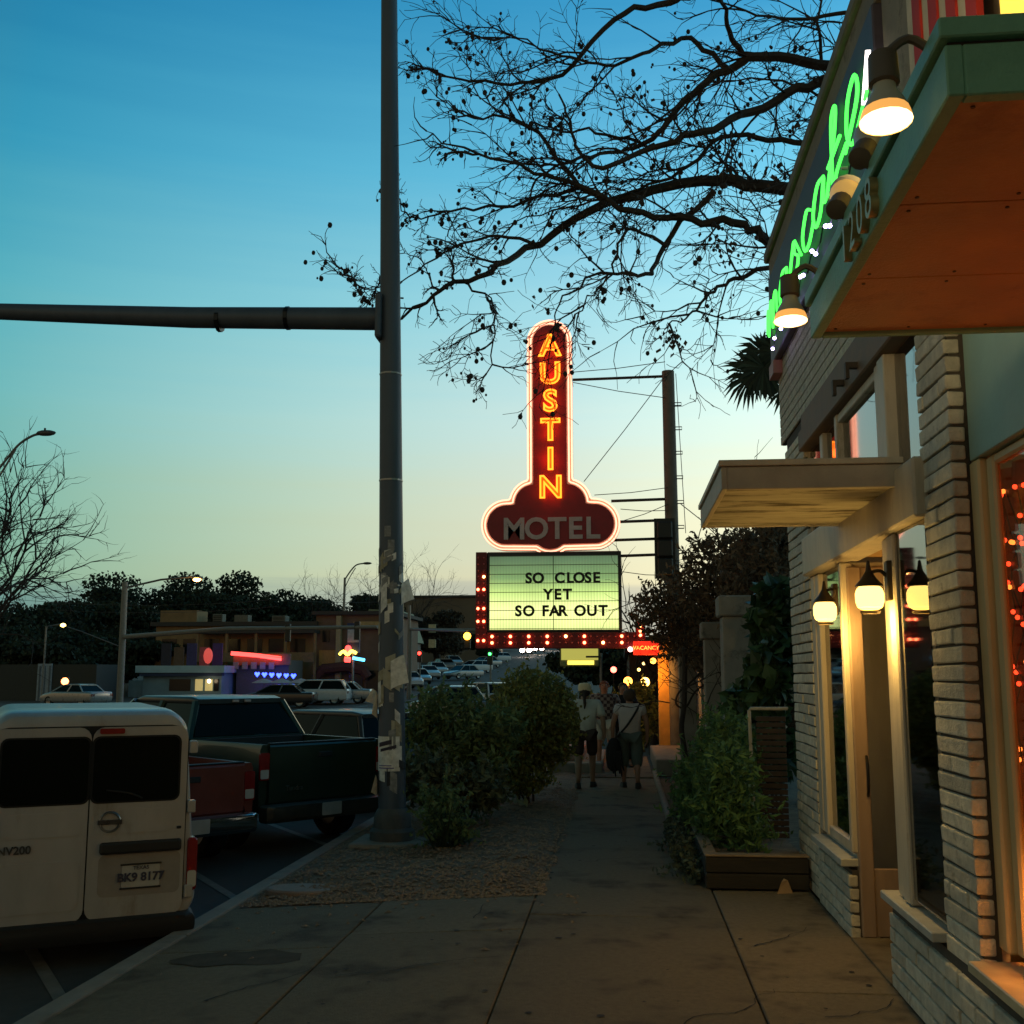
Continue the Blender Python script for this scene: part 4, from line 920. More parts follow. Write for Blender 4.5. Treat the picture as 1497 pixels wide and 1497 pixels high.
leafy('planter_shrub', 'bushy fine leaved green shrub filling the timber planter', 'shrub', (1.05, 11.3, .2),
      [(1.02, 11.2, .72, .34, .55, .55), (1.1, 12.1, .95, .40, .7, .6), (.88, 11.6, .55, .22, .5, .32), (1.15, 10.9, .42, .24, .3, .2), (.80, 12.8, .5, .3, .7, .5)], 9000, .034, M_rosem, 34, stems=14, elong=3.2, shell=.25)
leafy('ground_cover', 'low weeds spilling over the planter edge onto the walk', 'plant', (.62, 11.2, .0), [(.62, 11.3, .12, .14, .7, .14), (.6, 12.6, .18, .16, .7, .2), (.66, 10.7, .08, .08, .25, .1)], 2400, .035, mat('weed_leaf', (.07, .09, .06), .8, var=.5, trl=.2), 35, stems=4)
leafy('broad_leaf_plant', 'dark broad leaved plant climbing between the pillar and the cafe corner', 'plant', (1.72, 13.2, .2),
      [(1.75, 13.0, 1.95, .34, .4, .42), (1.55, 13.2, 1.5, .38, .4, .4), (1.9, 13.4, 2.5, .4, .5, .6), (1.7, 13.4, 1.0, .35, .4, .5)], 1500, .15, mat('broad_leaf', (.035, .075, .03), .5, var=.4, trl=.2), 36, stems=6, elong=1.5)
M_vine = mat('vine_brown', (.15, .105, .065), .9, var=.5, vscale=5, trl=.15)
vn = leafy('vine_thicket', 'brown tangle of dormant vines heaped over the wall behind the pillars', 'vines', (2.2, 20, 0),
      [(1.0, 21.5, 3.1, .85, .9, .55), (1.9, 20.0, 3.5, .95, 1.2, .95), (2.9, 19.0, 3.6, 1.1, 1.4, 1.0), (2.4, 17.5, 3.2, .9, 1.2, 1.0), (2.0, 20.5, 2.4, .8, 1.4, .8), (2.9, 17.5, 2.0, .8, 1.5, 1.3), (1.25, 21.8, 2.5, .55, .9, .45), (3.4, 18.5, 4.1, 1.0, 1.4, .7)], 30000, .05, M_vine, 41, stems=24, spread=.6, elong=2.8, shell=.35)
vb = MB(); rv = random.Random(44); tp = []
for i in range(60):
    c = rv.choice([(1.0, 21.3, 3.2), (1.9, 20, 3.9), (2.9, 19, 4.2), (1.6, 20.5, 2.4), (1.6, 19, 1.6), (1.4, 17.6, 1.5)])
    grow(vb, tp, Vector(c) + Vector((rv.gauss(0, .4), rv.gauss(0, .4), rv.gauss(0, .25))), Vector((rv.gauss(0, 1), rv.gauss(0, .5), rv.gauss(.3, .6))), rv.uniform(.6, 1.3), .014, 1, rv, .03)
stuff(vb.build('vine_stems', M_twig, vn))
cn = thing('coiled_vine', 'dark looping vine stem hanging beside the lit column', 'vine', (1.1, 20.5, .2))
MB().tube(smooth_path([(1.5, 20.6, 2.0), (1.25, 20.5, 1.75), (1.02, 20.5, 1.55), (.98, 20.5, 1.35), (1.15, 20.5, 1.3), (1.35, 20.5, 1.6), (1.8, 20.6, 1.9)], 6), .02, 6).build('stem', M_bark, cn)
MB().tube(smooth_path([(1.15, 20.4, 2.4), (1.12, 20.4, 1.4), (1.06, 20.4, .9), (1.15, 20.4, .3)], 5), .05, 7).build('stem', M_bark, cn)
# fan palm behind the far roof corner
pm = thing('fan_palm', 'dark fan palm rising behind the far corner of the cafe', 'palm', (3.0, 17.5, 0))
MB().tube([(3.0, 17.5, -.1), (2.95, 17.5, 3), (2.85, 17.4, 6.55)], [.2, .16, .15], 10).build('trunk', M_bark, pm, smooth=True)
M_palm = mat('palm_leaf', (.03, .05, .03), .6, var=.4, trl=.15); rp = random.Random(51)
def fan(c, d, size, hub):
    t = MB(); d = Vector(d).normalized(); MB().tube([hub, c], [.02, .012], 5).build('leaf_stalk', M_bark, pm)
    side = d.cross(Vector((0, 1, .2))).normalized(); n = 30
    for i in range(n):
        a = R(-140 + 280 * i / (n - 1)); u = (d * math.cos(a) + side * math.sin(a) + Vector((0, rp.gauss(0, .12), 0))).normalized(); L = size * rp.uniform(.8, 1.1) * (1 - .25 * abs(a) / 2.4)
        w = u.cross(Vector((0, 1, 0))).normalized() * .028; p = Vector(c); q = p + u * L * .62; e = q + (u + Vector((0, 0, -.55))).normalized() * L * .42
        t.add([p, q + w, e, q - w], [(0, 1, 2, 3)])
    t.build('palm_frond', M_palm, pm)
hub = Vector((2.85, 17.4, 6.5))
for c, d, s in (((2.12, 17.2, 6.62), (-.5, 0, -.8), .60), ((2.3, 17.1, 6.7), (-.2, 0, -.9), .6), ((2.32, 17.3, 7.0), (-.8, 0, -.1), .48), ((2.55, 17.2, 6.95), (-.5, 0, .2), .45), ((2.7, 17.2, 6.9), (.7, 0, .4), .6), ((2.75, 17.5, 6.5), (.7, 0, -.6), .6), ((2.75, 17.2, 7.2), (-.3, 0, .5), .5), ((2.4, 17.9, 6.8), (-.4, 0, -.3), .5)):
    fan(Vector(c), d, s, hub)
# ------------------------------------------------------------------ vehicles parked at an angle
M_glassd = mat('dark_glass', (.006, .008, .007), .10, var=0, spec=.10)
M_rub = mat('tyre_rubber', (.015, .015, .015), .85, var=.2)
M_blkpl = mat('black_plastic', (.02, .02, .02), .6, var=.15)
M_chrome = mat('chrome', (.55, .55, .55), .15, metal=1, var=0)
M_tail = mat('tail_red', (.22, .01, .01), .25, var=0, coat=.5)
M_clear = mat('clear_lens', (.5, .5, .48), .2, var=0)
M_plate = mat('plate_white', (.42, .42, .40), .5, var=.2)
def ring(y, w, z0, z1, r=.12, tum=.0, n=4, belt=None):
    """rounded cross-section; the top is narrower by tum on each side"""
    h = w / 2; pts = []
    for cx, cz, a0 in ((h - r, z0 + r, -90), (h - r - tum, z1 - r, 0), (-h + r + tum, z1 - r, 90), (-h + r, z0 + r, 180)):
        for i in range(n + 1):
            a = R(a0 + 90 * i / n); pts.append((cx + r * math.cos(a), y, cz + r * math.sin(a)))
    return pts
def loft_part(rings, name, m, par, smooth=True): return MB().loft(rings).build(name, m, par, smooth=smooth, world=False)
def lbox(par, name, m, *q, bevel=.01, seg=1):
    b = MB()
    for a in q: b.box(*a)
    return b.build(name, m, par, bevel=bevel, seg=seg, world=False)
def wheel(par, x, y, r=.34, w=.22):
    rot = Matrix.Rotation(R(90), 3, 'Y')
    o = MB().lathe([(r * .62, -w / 2), (r * .9, -w / 2), (r, -w * .36), (r, w * .36), (r * .9, w / 2), (r * .62, w / 2)], 22, (x, y, r), rot, caps=False).build('wheel', M_rub, par, smooth=True, world=False)
    MB().lathe([(.02, w * .30), (r * .5, w * .34), (r * .63, w * .42), (r * .63, -w * .42), (r * .5, -w * .34), (.02, -w * .30)], 16, (x, y, r), rot).build('rim', mat('wheel_rim', (.25, .25, .25), .35, metal=.8), o, smooth=True, world=False)
def rrect(x0, x1, z0, z1, r, n=4):
    pts = []
    for cx, cz, a0 in ((x1 - r, z0 + r, -90), (x1 - r, z1 - r, 0), (x0 + r, z1 - r, 90), (x0 + r, z0 + r, 180)):
        for i in range(n + 1): a = R(a0 + 90 * i / n); pts.append((cx + r * math.cos(a), cz + r * math.sin(a)))
    return pts
def rear_panel(par, name, m, x0, x1, z0, z1, y, d, r=.04, lean=0):
    """a plate on a rear face; lean moves its top forward per metre above z 0.9"""
    f = lambda yy: (lambda a, c: (a, yy + lean * (c - .33), c))
    return MB().prism(rrect(x0, x1, z0, z1, r), f(y - d), f(y)).build(name, m, par, world=False)
def rtext(par, body, name, size, x, z, y, m, **kw):
    me = text_mesh(body, size, .003, **kw); me.transform(Matrix.Translation((x, y, z)) @ Matrix.Rotation(R(90), 4, 'X')); me.materials.clear(); me.materials.append(m)
    o = bpy.data.objects.new(name, me); col.objects.link(o); o.parent = par; return o
RZ = -.35
# --- white cargo van
M_white = mat('white_paint', (.38, .375, .37), .38, var=.16, vscale=3, coat=.2, bump=.05, bscale=8, stain=((.27, .24, .20), 2.2, .54), stretch=(1, 1, .35))
van = thing('cargo_van', 'white cargo van with twin rear doors parked nearest at the kerb', 'van', (-4.226, 8.567, RZ), R(31))
def sub(o, p): o.parent = p; return o
loft_part([ring(.03, 1.60, .30, 1.86, .17, .11, 7), ring(.05, 1.68, .29, 1.915, .18, .11, 7), ring(.10, 1.72, .28, 1.945, .19, .11, 7), ring(.4, 1.73, .28, 1.965, .19, .11, 7), ring(2.1, 1.73, .28, 1.97, .19, .11, 7), ring(2.7, 1.73, .28, 1.87, .24, .14, 7), ring(3.15, 1.7, .28, 1.25, .2, .12, 7), ring(3.75, 1.6, .3, 1.02, .2, .08, 7), ring(4.0, 1.3, .36, .85, .15, .05, 7)], 'body', M_white, van)
M_seal = mat('rubber_seal', (.012, .012, .012), .8, var=0)
rear_panel(van, 'door_seal', M_seal, -.755, .755, .32, 1.835, .034, .008, .14)
ld = rear_panel(van, 'rear_door', M_white, -.745, -.008, .33, 1.825, .03, .024, .09)
rd = rear_panel(van, 'rear_door', M_white, .003, .745, .33, 1.825, .03, .024, .09)
for d_, x0, x1 in ((ld, -.655, -.022), (rd, .017, .675)):
    sub(rear_panel(van, 'window_seal', M_seal, x0 - .018, x1 + .018, 1.225, 1.755, .0065, .003, .06), d_)
    sub(rear_panel(van, 'window_pane', M_glassd, x0, x1, 1.24, 1.74, .004, .005, .05), d_)
    sub(rear_panel(van, 'pressed_rib', M_white, x0 + .03, x1 - .03, .985, 1.17, .0065, .006, .05), d_)
sub(rear_panel(van, 'pressed_rib', M_white, -.70, -.05, .42, .80, .0065, .006, .06), ld)
rear_panel(van, 'brake_light', M_tail, .05, .24, 1.772, 1.815, .006, .02, .012)
sub(lbox(van, 'handle_bar', M_blkpl, (.09, .72, -.038, .006, .83, .925), bevel=.02, seg=2), rd)
sub(rear_panel(van, 'plate_recess', mat('recess_paint', (.27, .25, .23), .6, var=.15), .09, .72, .50, .825, .0065, .002, .05), rd)
lp = sub(rear_panel(van, 'licence_plate', M_plate, .27, .56, .565, .735, .004, .008, .012), rd)
for z in (.552, .735): sub(lbox(van, 'plate_frame', M_blkpl, (.258, .572, -.010, .004, z, z + .013), bevel=.002), rd)
rtext(lp, 'TEXAS', 'plate_print', .042, .415, .713, -.008, mat('plate_dark', (.05, .05, .08), .5))
rtext(lp, 'BK9 8177', 'plate_number', .09, .415, .64, -.008, mat('plate_dark', (.05, .05, .08), .5), offset=.003)
eb = MB().tube([(.16 + .075 * math.cos(i * .2618), -.004, 1.08 + .075 * math.sin(i * .2618)) for i in range(24)], .011, 6, closed=True).build('round_emblem', M_chrome, van, smooth=True, world=False); sub(eb, rd)
sub(lbox(van, 'emblem_bar', mat('badge_dark', (.12, .12, .12), .3, metal=.8), (.068, .252, -.016, -.002, 1.062, 1.098), bevel=.004), rd)
rtext(ld, 'NV200', 'badge', .085, -.53, .90, -.003, mat('badge_dark', (.12, .12, .12), .3, metal=.8), offset=.002)
sub(lbox(van, 'lock', M_blkpl, (.68, .715, -.004, .006, 1.0, 1.02), bevel=.003), rd)
MB().tube(smooth_path([(.40, -.012, 1.255), (.30, -.016, 1.30), (.12, -.014, 1.33)], 3), .008, 5).build('wiper', M_blkpl, van, world=False)
for x in (.79, -.79):
    for z in (1.12, .45, 1.6): lbox(van, 'hinge', M_white, (x - .03, x + .035, -.004, .06, z, z + .10), bevel=.01, seg=2)
for s in (-1, 1):
    a, c = sorted((s * .775, s * .857))
    MB().prism(rrect(a, c, .50, .92, .03), lambda a, c: (a, .012, c), lambda a, c: (a, .14, c)).build('tail_light', M_tail, van, world=False, bevel=.01)
    rear_panel(van, 'reverse_light', M_clear, a + .006, c - .006, .53, .66, .011, .004, .02)
loft_part([ring(-.06, 1.58, .22, .33, .05), ring(-.03, 1.70, .17, .345, .07), ring(.25, 1.75, .17, .345, .07)], 'bumper', M_blkpl, van)
for x in (-.72, .72):
    for y in (.75, 3.1): wheel(van, x, y, .31)
lbox(van, 'underbody', M_blkpl, (-.65, .65, .25, 3.6, .2, .32))
# --- pickups
def pickup(name, label, loc, rz, m, W, bedL, H, cabH, cabL, dark=False, badge=None, roofm=None, tg_text=None, plate=True):
    t = thing(name, label, 'pickup truck', loc, rz); h = W / 2
    # bed: two sides, tailgate, floor, front bulkhead
    for s in (-1, 1):
        loft_part([[(s * (h - .10), y, .62), (s * (h - .01), y, .55), (s * h, y, .75), (s * (h - .01), y, H - .06), (s * (h - .04), y, H), (s * (h - .12), y, H), (s * (h - .13), y, H - .06), (s * (h - .12), y, .7)] for y in (.03, .5, 1.2, bedL)], 'bed_side', m, t)
    tg = MB().loft([[(-(h - .14), y, z0), ((h - .14), y, z0), ((h - .14), y, z1), (-(h - .14), y, z1)] for y, z0, z1 in ((0, .64, H - .03), (.015, .62, H), (.06, .62, H), (.07, .64, H - .02))]).build('tailgate', m, t, world=False)
    lbox(t, 'tailgate_trim', M_blkpl, (-(h - .14), h - .14, -.006, .08, H + .001, H + .02)).parent = tg
    lbox(t, 'tailgate_handle', M_blkpl, (-.11, .11, -.014, .004, H - .19, H - .12), bevel=.01).parent = tg
    lbox(t, 'bed_floor', M_blkpl, (-(h - .14), h - .14, .07, bedL, .64, .70), (-(h - .14), h - .14, bedL - .06, bedL, .70, H))
    for s in (-1, 1):
        a, c = sorted((s * (h - .135), s * (h + .004)))
        tl = rear_panel(t, 'tail_light', M_tail, a, c, H - .44, H - .10, .03, .03, .02)
        rear_panel(t, 'reverse_light', M_clear, a + .01, c - .01, H - .42, H - .31, 0, .005, .015).parent = tl
    loft_part([ring(-.17, W * .90, .44, .60, .04), ring(-.13, W * .97, .40, .62, .05), ring(0, W, .40, .62, .05)], 'bumper', M_chrome if not dark else mat('dark_bumper', (.08, .09, .085), .35, metal=.6, var=.2), t)
    if plate:
        rear_panel(t, 'licence_plate', M_plate, -.155, .155, .44, .60, -.172, .008, .012)
    if badge: rtext(tg, badge, 'badge', .09, -.48, .80, -.004, mat('badge_silver', (.35, .35, .35), .3, metal=.9))
    # cab with its glass
    y0 = bedL + .03; y1 = y0 + cabL; bz = H - .02
    loft_part([ring(y0, W * .97, .5, bz + .03, .08), ring(y0 + .05, W, .45, bz + .05, .1), ring(y1, W, .45, bz + .05, .1), ring(y1 + .55, W * .98, .45, bz - .02, .14), ring(y1 + 1.15, W * .95, .45, bz - .10, .16), ring(y1 + 1.35, W * .85, .5, bz - .25, .14)], 'cab_body', m, t)
    def cabring(y, z, w): return [(-w / 2, y, z), (w / 2, y, z)]
    zt = cabH; wb = W * .94; wt = W * .74; yr0, yr1 = y0 + .03, y0 + .30; yf0, yf1 = y1 + .35, y1 - .35
    rf = MB().loft([ring(yr1 - .03, wt * .96, zt - .10, zt - .035, .03), ring(yr1 + .15, wt, zt - .12, zt, .05), ring(yf1 - .2, wt, zt - .12, zt, .05), ring(yf1 + .06, wt * .95, zt - .11, zt - .045, .03)]).build('roof', roofm or m, t, smooth=True, world=False)
    # pillars
    C = {(s, 'r'): ((s * wb / 2, yr0), (s * wt / 2, yr1)) for s in (-1, 1)}; C.update({(s, 'f'): ((s * wb / 2, yf0), (s * wt / 2, yf1)) for s in (-1, 1)})
    pm_ = (y0 + y1) / 2
    for s in (-1, 1):
        for (xb, yb, xt, yt) in ((wb / 2, yr0 + .03, wt / 2 - .02, yr1), (wb / 2, yf0 - .04, wt / 2 - .02, yf1 + .02), (wb / 2 + .005, pm_, wt / 2 - .01, pm_)):
            MB().tube([(s * xb, yb, bz), (s * xt, yt, zt - .08)], .055, 6).build('cab_pillar', m, t, smooth=True, world=False)
        for ya, yb2, ta, tb in ((yr0 + .08, pm_ - .05, yr1 + .05, pm_ - .05), (pm_ + .05, yf0 - .1, pm_ + .05, yf1 - .03)):
            MB().add([(s * wb / 2, ya, bz + .04), (s * wb / 2, yb2, bz + .04), (s * (wt / 2 + .0), tb, zt - .10), (s * (wt / 2 + .0), ta, zt - .10)], [(0, 1, 2, 3)]).build('side_window', M_glassd, t, world=False)
    MB().add([(-wb / 2 + .06, yr0, bz + .05), (wb / 2 - .06, yr0, bz + .05), (wt / 2 - .05, yr1 - .01, zt - .10), (-wt / 2 + .05, yr1 - .01, zt - .10)], [(0, 1, 2, 3)]).build('rear_window', M_glassd, t, world=False)
    MB().add([(-wb / 2 + .04, yf0, bz + .05), (wb / 2 - .04, yf0, bz + .05), (wt / 2 - .04, yf1 + .03, zt - .10), (-wt / 2 + .04, yf1 + .03, zt - .10)], [(0, 1, 2, 3)]).build('windscreen', M_glassd, t, world=False)
    for q in (-.1, .1): lbox(t, 'brake_light', mat('brake_lens', (.5, .42, .40), .3, var=0), (q - .05, q + .05, yr1 - .06, yr1 + .0, zt - .085, zt - .05), bevel=.006)
    for s in (-1, 1):
        MB().tube([(s * h, y1 + .05, bz + .02), (s * (h + .14), y1 + .02, bz + .08)], .025, 5).build('mirror_arm', M_blkpl, t, world=False)
        lbox(t, 'mirror', M_blkpl, (min(s * (h + .10), s * (h + .26)), max(s * (h + .10), s * (h + .26)), y1 - .02, y1 + .1, bz, bz + .24), bevel=.03)
        for y in (bedL * .52, y1 + .45): wheel(t, s * (h - .15), y, .40, .27)
    lbox(t, 'chassis', M_blkpl, (-h * .55, h * .55, .2, y1 + .8, .42, .6))
    return t
M_dgreen = mat('dark_green_paint', (.014, .030, .018), .35, var=.12, vscale=3, coat=.5)
pickup('crew_cab_truck', 'dark green crew cab pickup backed up behind the signal pole', (-3.93, 14.5, RZ), R(52), M_dgreen, 2.0, 1.75, 1.36, 1.93, 2.35, dark=True, badge='Tundra', roofm=mat('dark_roof', (.025, .03, .032), .4, var=.1, coat=.2))
M_rpaint = mat('red_paint', (.16, .030, .018), .45, var=.2, vscale=3, coat=.3)
pickup('small_pickup', 'small red pickup squeezed between the van and the green truck', (-4.97, 12.55, RZ), R(50), M_rpaint, 1.66, 1.7, 1.19, 1.60, .95)
# --- hatchback / suv / sedan generator for the other cars
def car(name, label, loc, rz, m, kind='suv', L=4.6, W=1.85, H=1.65, group=None, cat='car', lights=None, detail=True):
    t = thing(name, label, cat, loc, rz, group); h = W / 2; bz = .92 if kind == 'sedan' else 1.0
    loft_part([ring(0, W * .86, .42, bz - .10, .12), ring(.10, W * .97, .30, bz, .14), ring(.9, W, .25, bz + .02, .14), ring(L - 1.3, W, .25, bz + .02, .14), ring(L - .35, W * .95, .28, bz - .16, .14), ring(L, W * .78, .40, bz - .30, .1)], 'body', m, t)
    yb, yt = ((.75, 1.25) if kind == 'sedan' else (.12, .50)); yf, yft = L - 1.15, L - 1.95
    wb, wt = W * .93, W * .72
    loft_part([ring(yt - .04, wt * .95, H - .11, H - .04, .03), ring(yt + .25, wt, H - .12, H, .05), ring(yft - .2, wt, H - .12, H - .01, .05), ring(yft + .04, wt * .95, H - .12, H - .05, .03)], 'roof', m, t)
    MB().add([(-wb / 2 + .06, yb, bz), (wb / 2 - .06, yb, bz), (wt / 2 - .04, yt - .02, H - .09), (-wt / 2 + .04, yt - .02, H - .09)], [(0, 1, 2, 3)]).build('rear_window', M_glassd, t, world=False)
    MB().add([(-wb / 2 + .06, yf, bz), (wb / 2 - .06, yf, bz), (wt / 2 - .04, yft + .02, H - .09), (-wt / 2 + .04, yft + .02, H - .09)], [(0, 1, 2, 3)]).build('windscreen', M_glassd, t, world=False)
    for s in (-1, 1):
        MB().add([(s * (wb / 2), yb + .1, bz), (s * (wb / 2), yf - .1, bz), (s * (wt / 2 + .005), yft - .05, H - .09), (s * (wt / 2 + .005), yt + .08, H - .09)], [(0, 1, 2, 3)]).build('side_window', M_glassd, t, world=False)
        if detail:
            for q0, q1 in ((yb, yt), (yf, yft), ((yb + yf) / 2, (yt + yft) / 2)): MB().tube([(s * (wb / 2 + .004), q0, bz - .03), (s * (wt / 2), q1, H - .08)], .045, 5).build('pillar', m, t, smooth=True, world=False)
            a, c = sorted((s * h * .66, s * h * .93)); rear_panel(t, 'tail_light', M_tail, a, c, bz - .28, bz - .12, .03, .03, .03)
            a, c = sorted((s * h * .50, s * h * .80)); lbox(t, 'headlight', lights or M_clear, (a, c, L - .08, L + .005, bz - .46, bz - .34), bevel=.02)
        for y in (.85, L - .95): wheel(t, s * (h - .12), y, .33, .22)
    return t
car('dark_suv', 'dark grey car with a pinkish roof parked beyond the green truck', (-3.6, 18.6, RZ), R(50), mat('dusk_grey_paint', (.05, .04, .038), .45, var=.1, coat=.2), H=1.62, cat='suv')
M_wcar = mat('white_car_paint', (.55, .57, .58), .35, var=.1, coat=.4); M_silver = mat('silver_paint', (.36, .38, .39), .3, metal=.4, var=.1, coat=.4); M_bcar = mat('black_car_paint', (.02, .02, .022), .3, var=0, coat=.5)
# ------------------------------------------------------------------ people on the walk
def skin(name, m, par, verts, edges, radii, sub=1, root=0):
    """one continuous surface grown over a skeleton of joints"""
    me = bpy.data.meshes.new(name); me.from_pydata([tuple(v) for v in verts], edges, []); o = bpy.data.objects.new(name, me); col.objects.link(o)
    o.modifiers.new('s', 'SKIN').use_smooth_shade = True
    for i, d in enumerate(me.skin_vertices[0].data):
        r_ = radii[i]; d.radius = r_ if hasattr(r_, '__len__') else (r_, r_); d.use_root = (i == root)
    o.modifiers.new('u', 'SUBSURF').levels = sub
    dg = bpy.context.evaluated_depsgraph_get(); me2 = bpy.data.meshes.new_from_object(o.evaluated_get(dg)); bpy.data.objects.remove(o)
    for p in me2.polygons: p.use_smooth = True
    me2.materials.clear(); me2.materials.append(m); o = bpy.data.objects.new(name, me2); col.objects.link(o); o.parent = par; return o
def chain(n, s=0): return [(s + i, s + i + 1) for i in range(n - 1)]
M_skin = mat('skin', (.36, .20, .14), .6, var=.1)
def person(label, loc, rz, J, H, parts, skin_m=None):
    """J: joints in metres for a 1.70 m figure facing +Y; scaled to H"""
    k = H / 1.70; t = thing('person', label, 'person', loc, rz); t.scale = (1.14, 1.08, 1.0); S = lambda p: tuple(c * k for c in p); sk = skin_m or M_skin
    order = ['pelvis', 'belly', 'chest', 'neck', 'chin', 'head', 'crown']; V = [J[n] for n in order]; rad = [(.125, .095), (.115, .088), (.13, .085), .05, (.065, .07), (.078, .095), (.05, .06)]
    E = chain(7)
    def limb(names, rr, root):
        i0 = len(V); V.extend(J[n] for n in names); rad.extend(rr); E.append((root, i0)); E.extend(chain(len(names), i0)); return i0 + len(names) - 1
    for s in ('l', 'r'):
        w = limb([s + 'sh', s + 'el', s + 'wr', s + 'palm'], [.058, .042, .028, (.024, .038)], 2)
        a, b2 = Vector(J[s + 'palm']), Vector(J[s + 'wr']); d = (a - b2).normalized(); fwd = Vector((0, 1, 0)); inw = Vector((1 if s == 'l' else -1, 0, 0))
        for f, L in ((-.028, .075), (-.009, .085), (.010, .08), (.028, .065)):    # four fingers, bent a little
            i0 = len(V); q = a + fwd * f + d * .03; V.extend([tuple(q), tuple(q + d * L * .5 + inw * .008), tuple(q + d * L + inw * .03)]); rad.extend([.0105, .0095, .0085]); E.append((w, i0)); E.extend(chain(3, i0))
        i0 = len(V); q = b2 + d * .03 + fwd * .035; V.extend([tuple(q), tuple(q + d * .04 + fwd * .02), tuple(q + d * .07 + fwd * .02 + inw * .01)]); rad.extend([.012, .011, .010]); E.append((w, i0)); E.extend(chain(3, i0))
        limb([s + 'hip', s + 'kn', s + 'ca', s + 'an', s + 'toe'], [.085, .058, .052, .036, .035], 0)
    skin('body', sk, t, [S(v) for v in V], E, [tuple(c * k for c in r_) if hasattr(r_, '__len__') else r_ * k for r_ in rad], 1)
    hp = Vector(J['head']); b = MB()
    face = Vector(J['face']); sd = face.cross(Vector((0, 0, 1))).normalized()
    b.ball((hp + face * .10 + Vector((0, 0, -.005))) * k, .014 * k, 6, 4).build('nose', sk, t, smooth=True, world=False)
    for q in (-1, 1):
        MB().ball((hp + sd * q * .078 + Vector((0, 0, .0))) * k, (.012 * k, .022 * k, .03 * k), 6, 5).build('ear', sk, t, smooth=True, world=False)
        MB().ball((hp + sd * q * .03 + face * .088 + Vector((0, 0, .022))) * k, .010 * k, 6, 4).build('eye', mat('eye_dark', (.02, .015, .012), .3), t, world=False)
    MB().ball((hp + face * .088 + Vector((0, 0, -.045))) * k, (.024 * k, .012 * k, .007 * k), 6, 4).build('mouth', mat('lip', (.25, .09, .07), .6), t, world=False)
    for nm, m, names, rr in parts:
        skin(nm, m, t, [S(J[n]) if isinstance(n, str) else S(n) for n in names[0]], names[1], [tuple(c * k for c in r_) if hasattr(r_, '__len__') else r_ * k for r_ in rr], 1)
    for s in ('l', 'r'):
        a, b2 = Vector(J[s + 'an']) * k, Vector(J[s + 'toe']) * k; f = (b2 - a); f.z = 0; f.normalize(); g = a.copy(); g.z = min(a.z, b2.z)
        mb = MB(); sd2 = Vector((f.y, -f.x, 0)); rings = []
        for u, w_, hh in ((-.085, .028, .05), (-.05, .04, .085), (.05, .045, .08), (.13, .048, .05), (.18, .03, .03)):
            c = Vector((a.x, a.y, 0)) + f * u; z = J[s + 'sole'] * k
            rings.append([c + sd2 * w_ * 1 + Vector((0, 0, z)), c + sd2 * w_ * .8 + Vector((0, 0, z + hh)), c - sd2 * w_ * .8 + Vector((0, 0, z + hh)), c - sd2 * w_ + Vector((0, 0, z))])
        mb.loft(rings).build('shoe', mat('dark_shoe', (.03, .026, .022), .7), t, smooth=True, world=False)
    return t, k
def joints(stride=.16, lead='r', armswing=.08, face=(0, 1, 0), armout=.25):
    a = 1 if lead == 'r' else -1
    J = dict(pelvis=(0, 0, .93), belly=(0, .01, 1.08), chest=(0, .0, 1.30), neck=(0, .01, 1.46), chin=(0, .02, 1.52), head=(0, .025, 1.60), crown=(0, .01, 1.67), face=face)
    for s, q in (('l', -1), ('r', 1)):
        f = stride * (1 if s == lead else -1); sw = -armswing * (1 if s == lead else -1)
        J[s + 'sh'] = (q * .19, -.01, 1.38); J[s + 'el'] = (q * armout, -.03 + sw * .5, 1.11); J[s + 'wr'] = (q * (armout + .01), .04 + sw, .87); J[s + 'palm'] = (q * (armout + .005), .05 + sw, .81)
        J[s + 'hip'] = (q * .095, 0, .88); J[s + 'kn'] = (q * .10, f * .6 + .05, .49); J[s + 'ca'] = (q * .10, f * .8, .34); lift = .0 if f > 0 else .05
        J[s + 'an'] = (q * .10, f, .09 + lift); J[s + 'toe'] = (q * .115, f + .12, .035 + lift * .5); J[s + 'sole'] = .0 if f > 0 else .012
    return J
def shirt(J, sleeves=('el', .5), hem=.86, w=.155, d=.12):
    half = lambda s: tuple(a + (b2 - a) * sleeves[1] for a, b2 in zip(J[s + 'sh'], J[s + 'el'])) if sleeves[1] <= 1 else tuple(a + (b2 - a) * (sleeves[1] - 1) for a, b2 in zip(J[s + 'el'], J[s + 'wr']))
    names = [(0, 0, hem), (0, .0, 1.05), 'chest', (0, .01, 1.45), 'lsh', half('l'), 'rsh', half('r')]
    E = [(0, 1), (1, 2), (2, 3), (2, 4), (4, 5), (2, 6), (6, 7)]; rr = [(w + .02, d + .01), (w + .005, d), (w + .015, d + .005), (.075, .075), .088, .074, .088, .074]
    if sleeves[1] > 1:
        names += ['lel', 'rel']; E = [(0, 1), (1, 2), (2, 3), (2, 4), (4, 8), (8, 5), (2, 6), (6, 9), (9, 7)]; rr = rr[:5] + [.045] + [rr[6]] + [.045, .058, .058]
    return names, E, rr
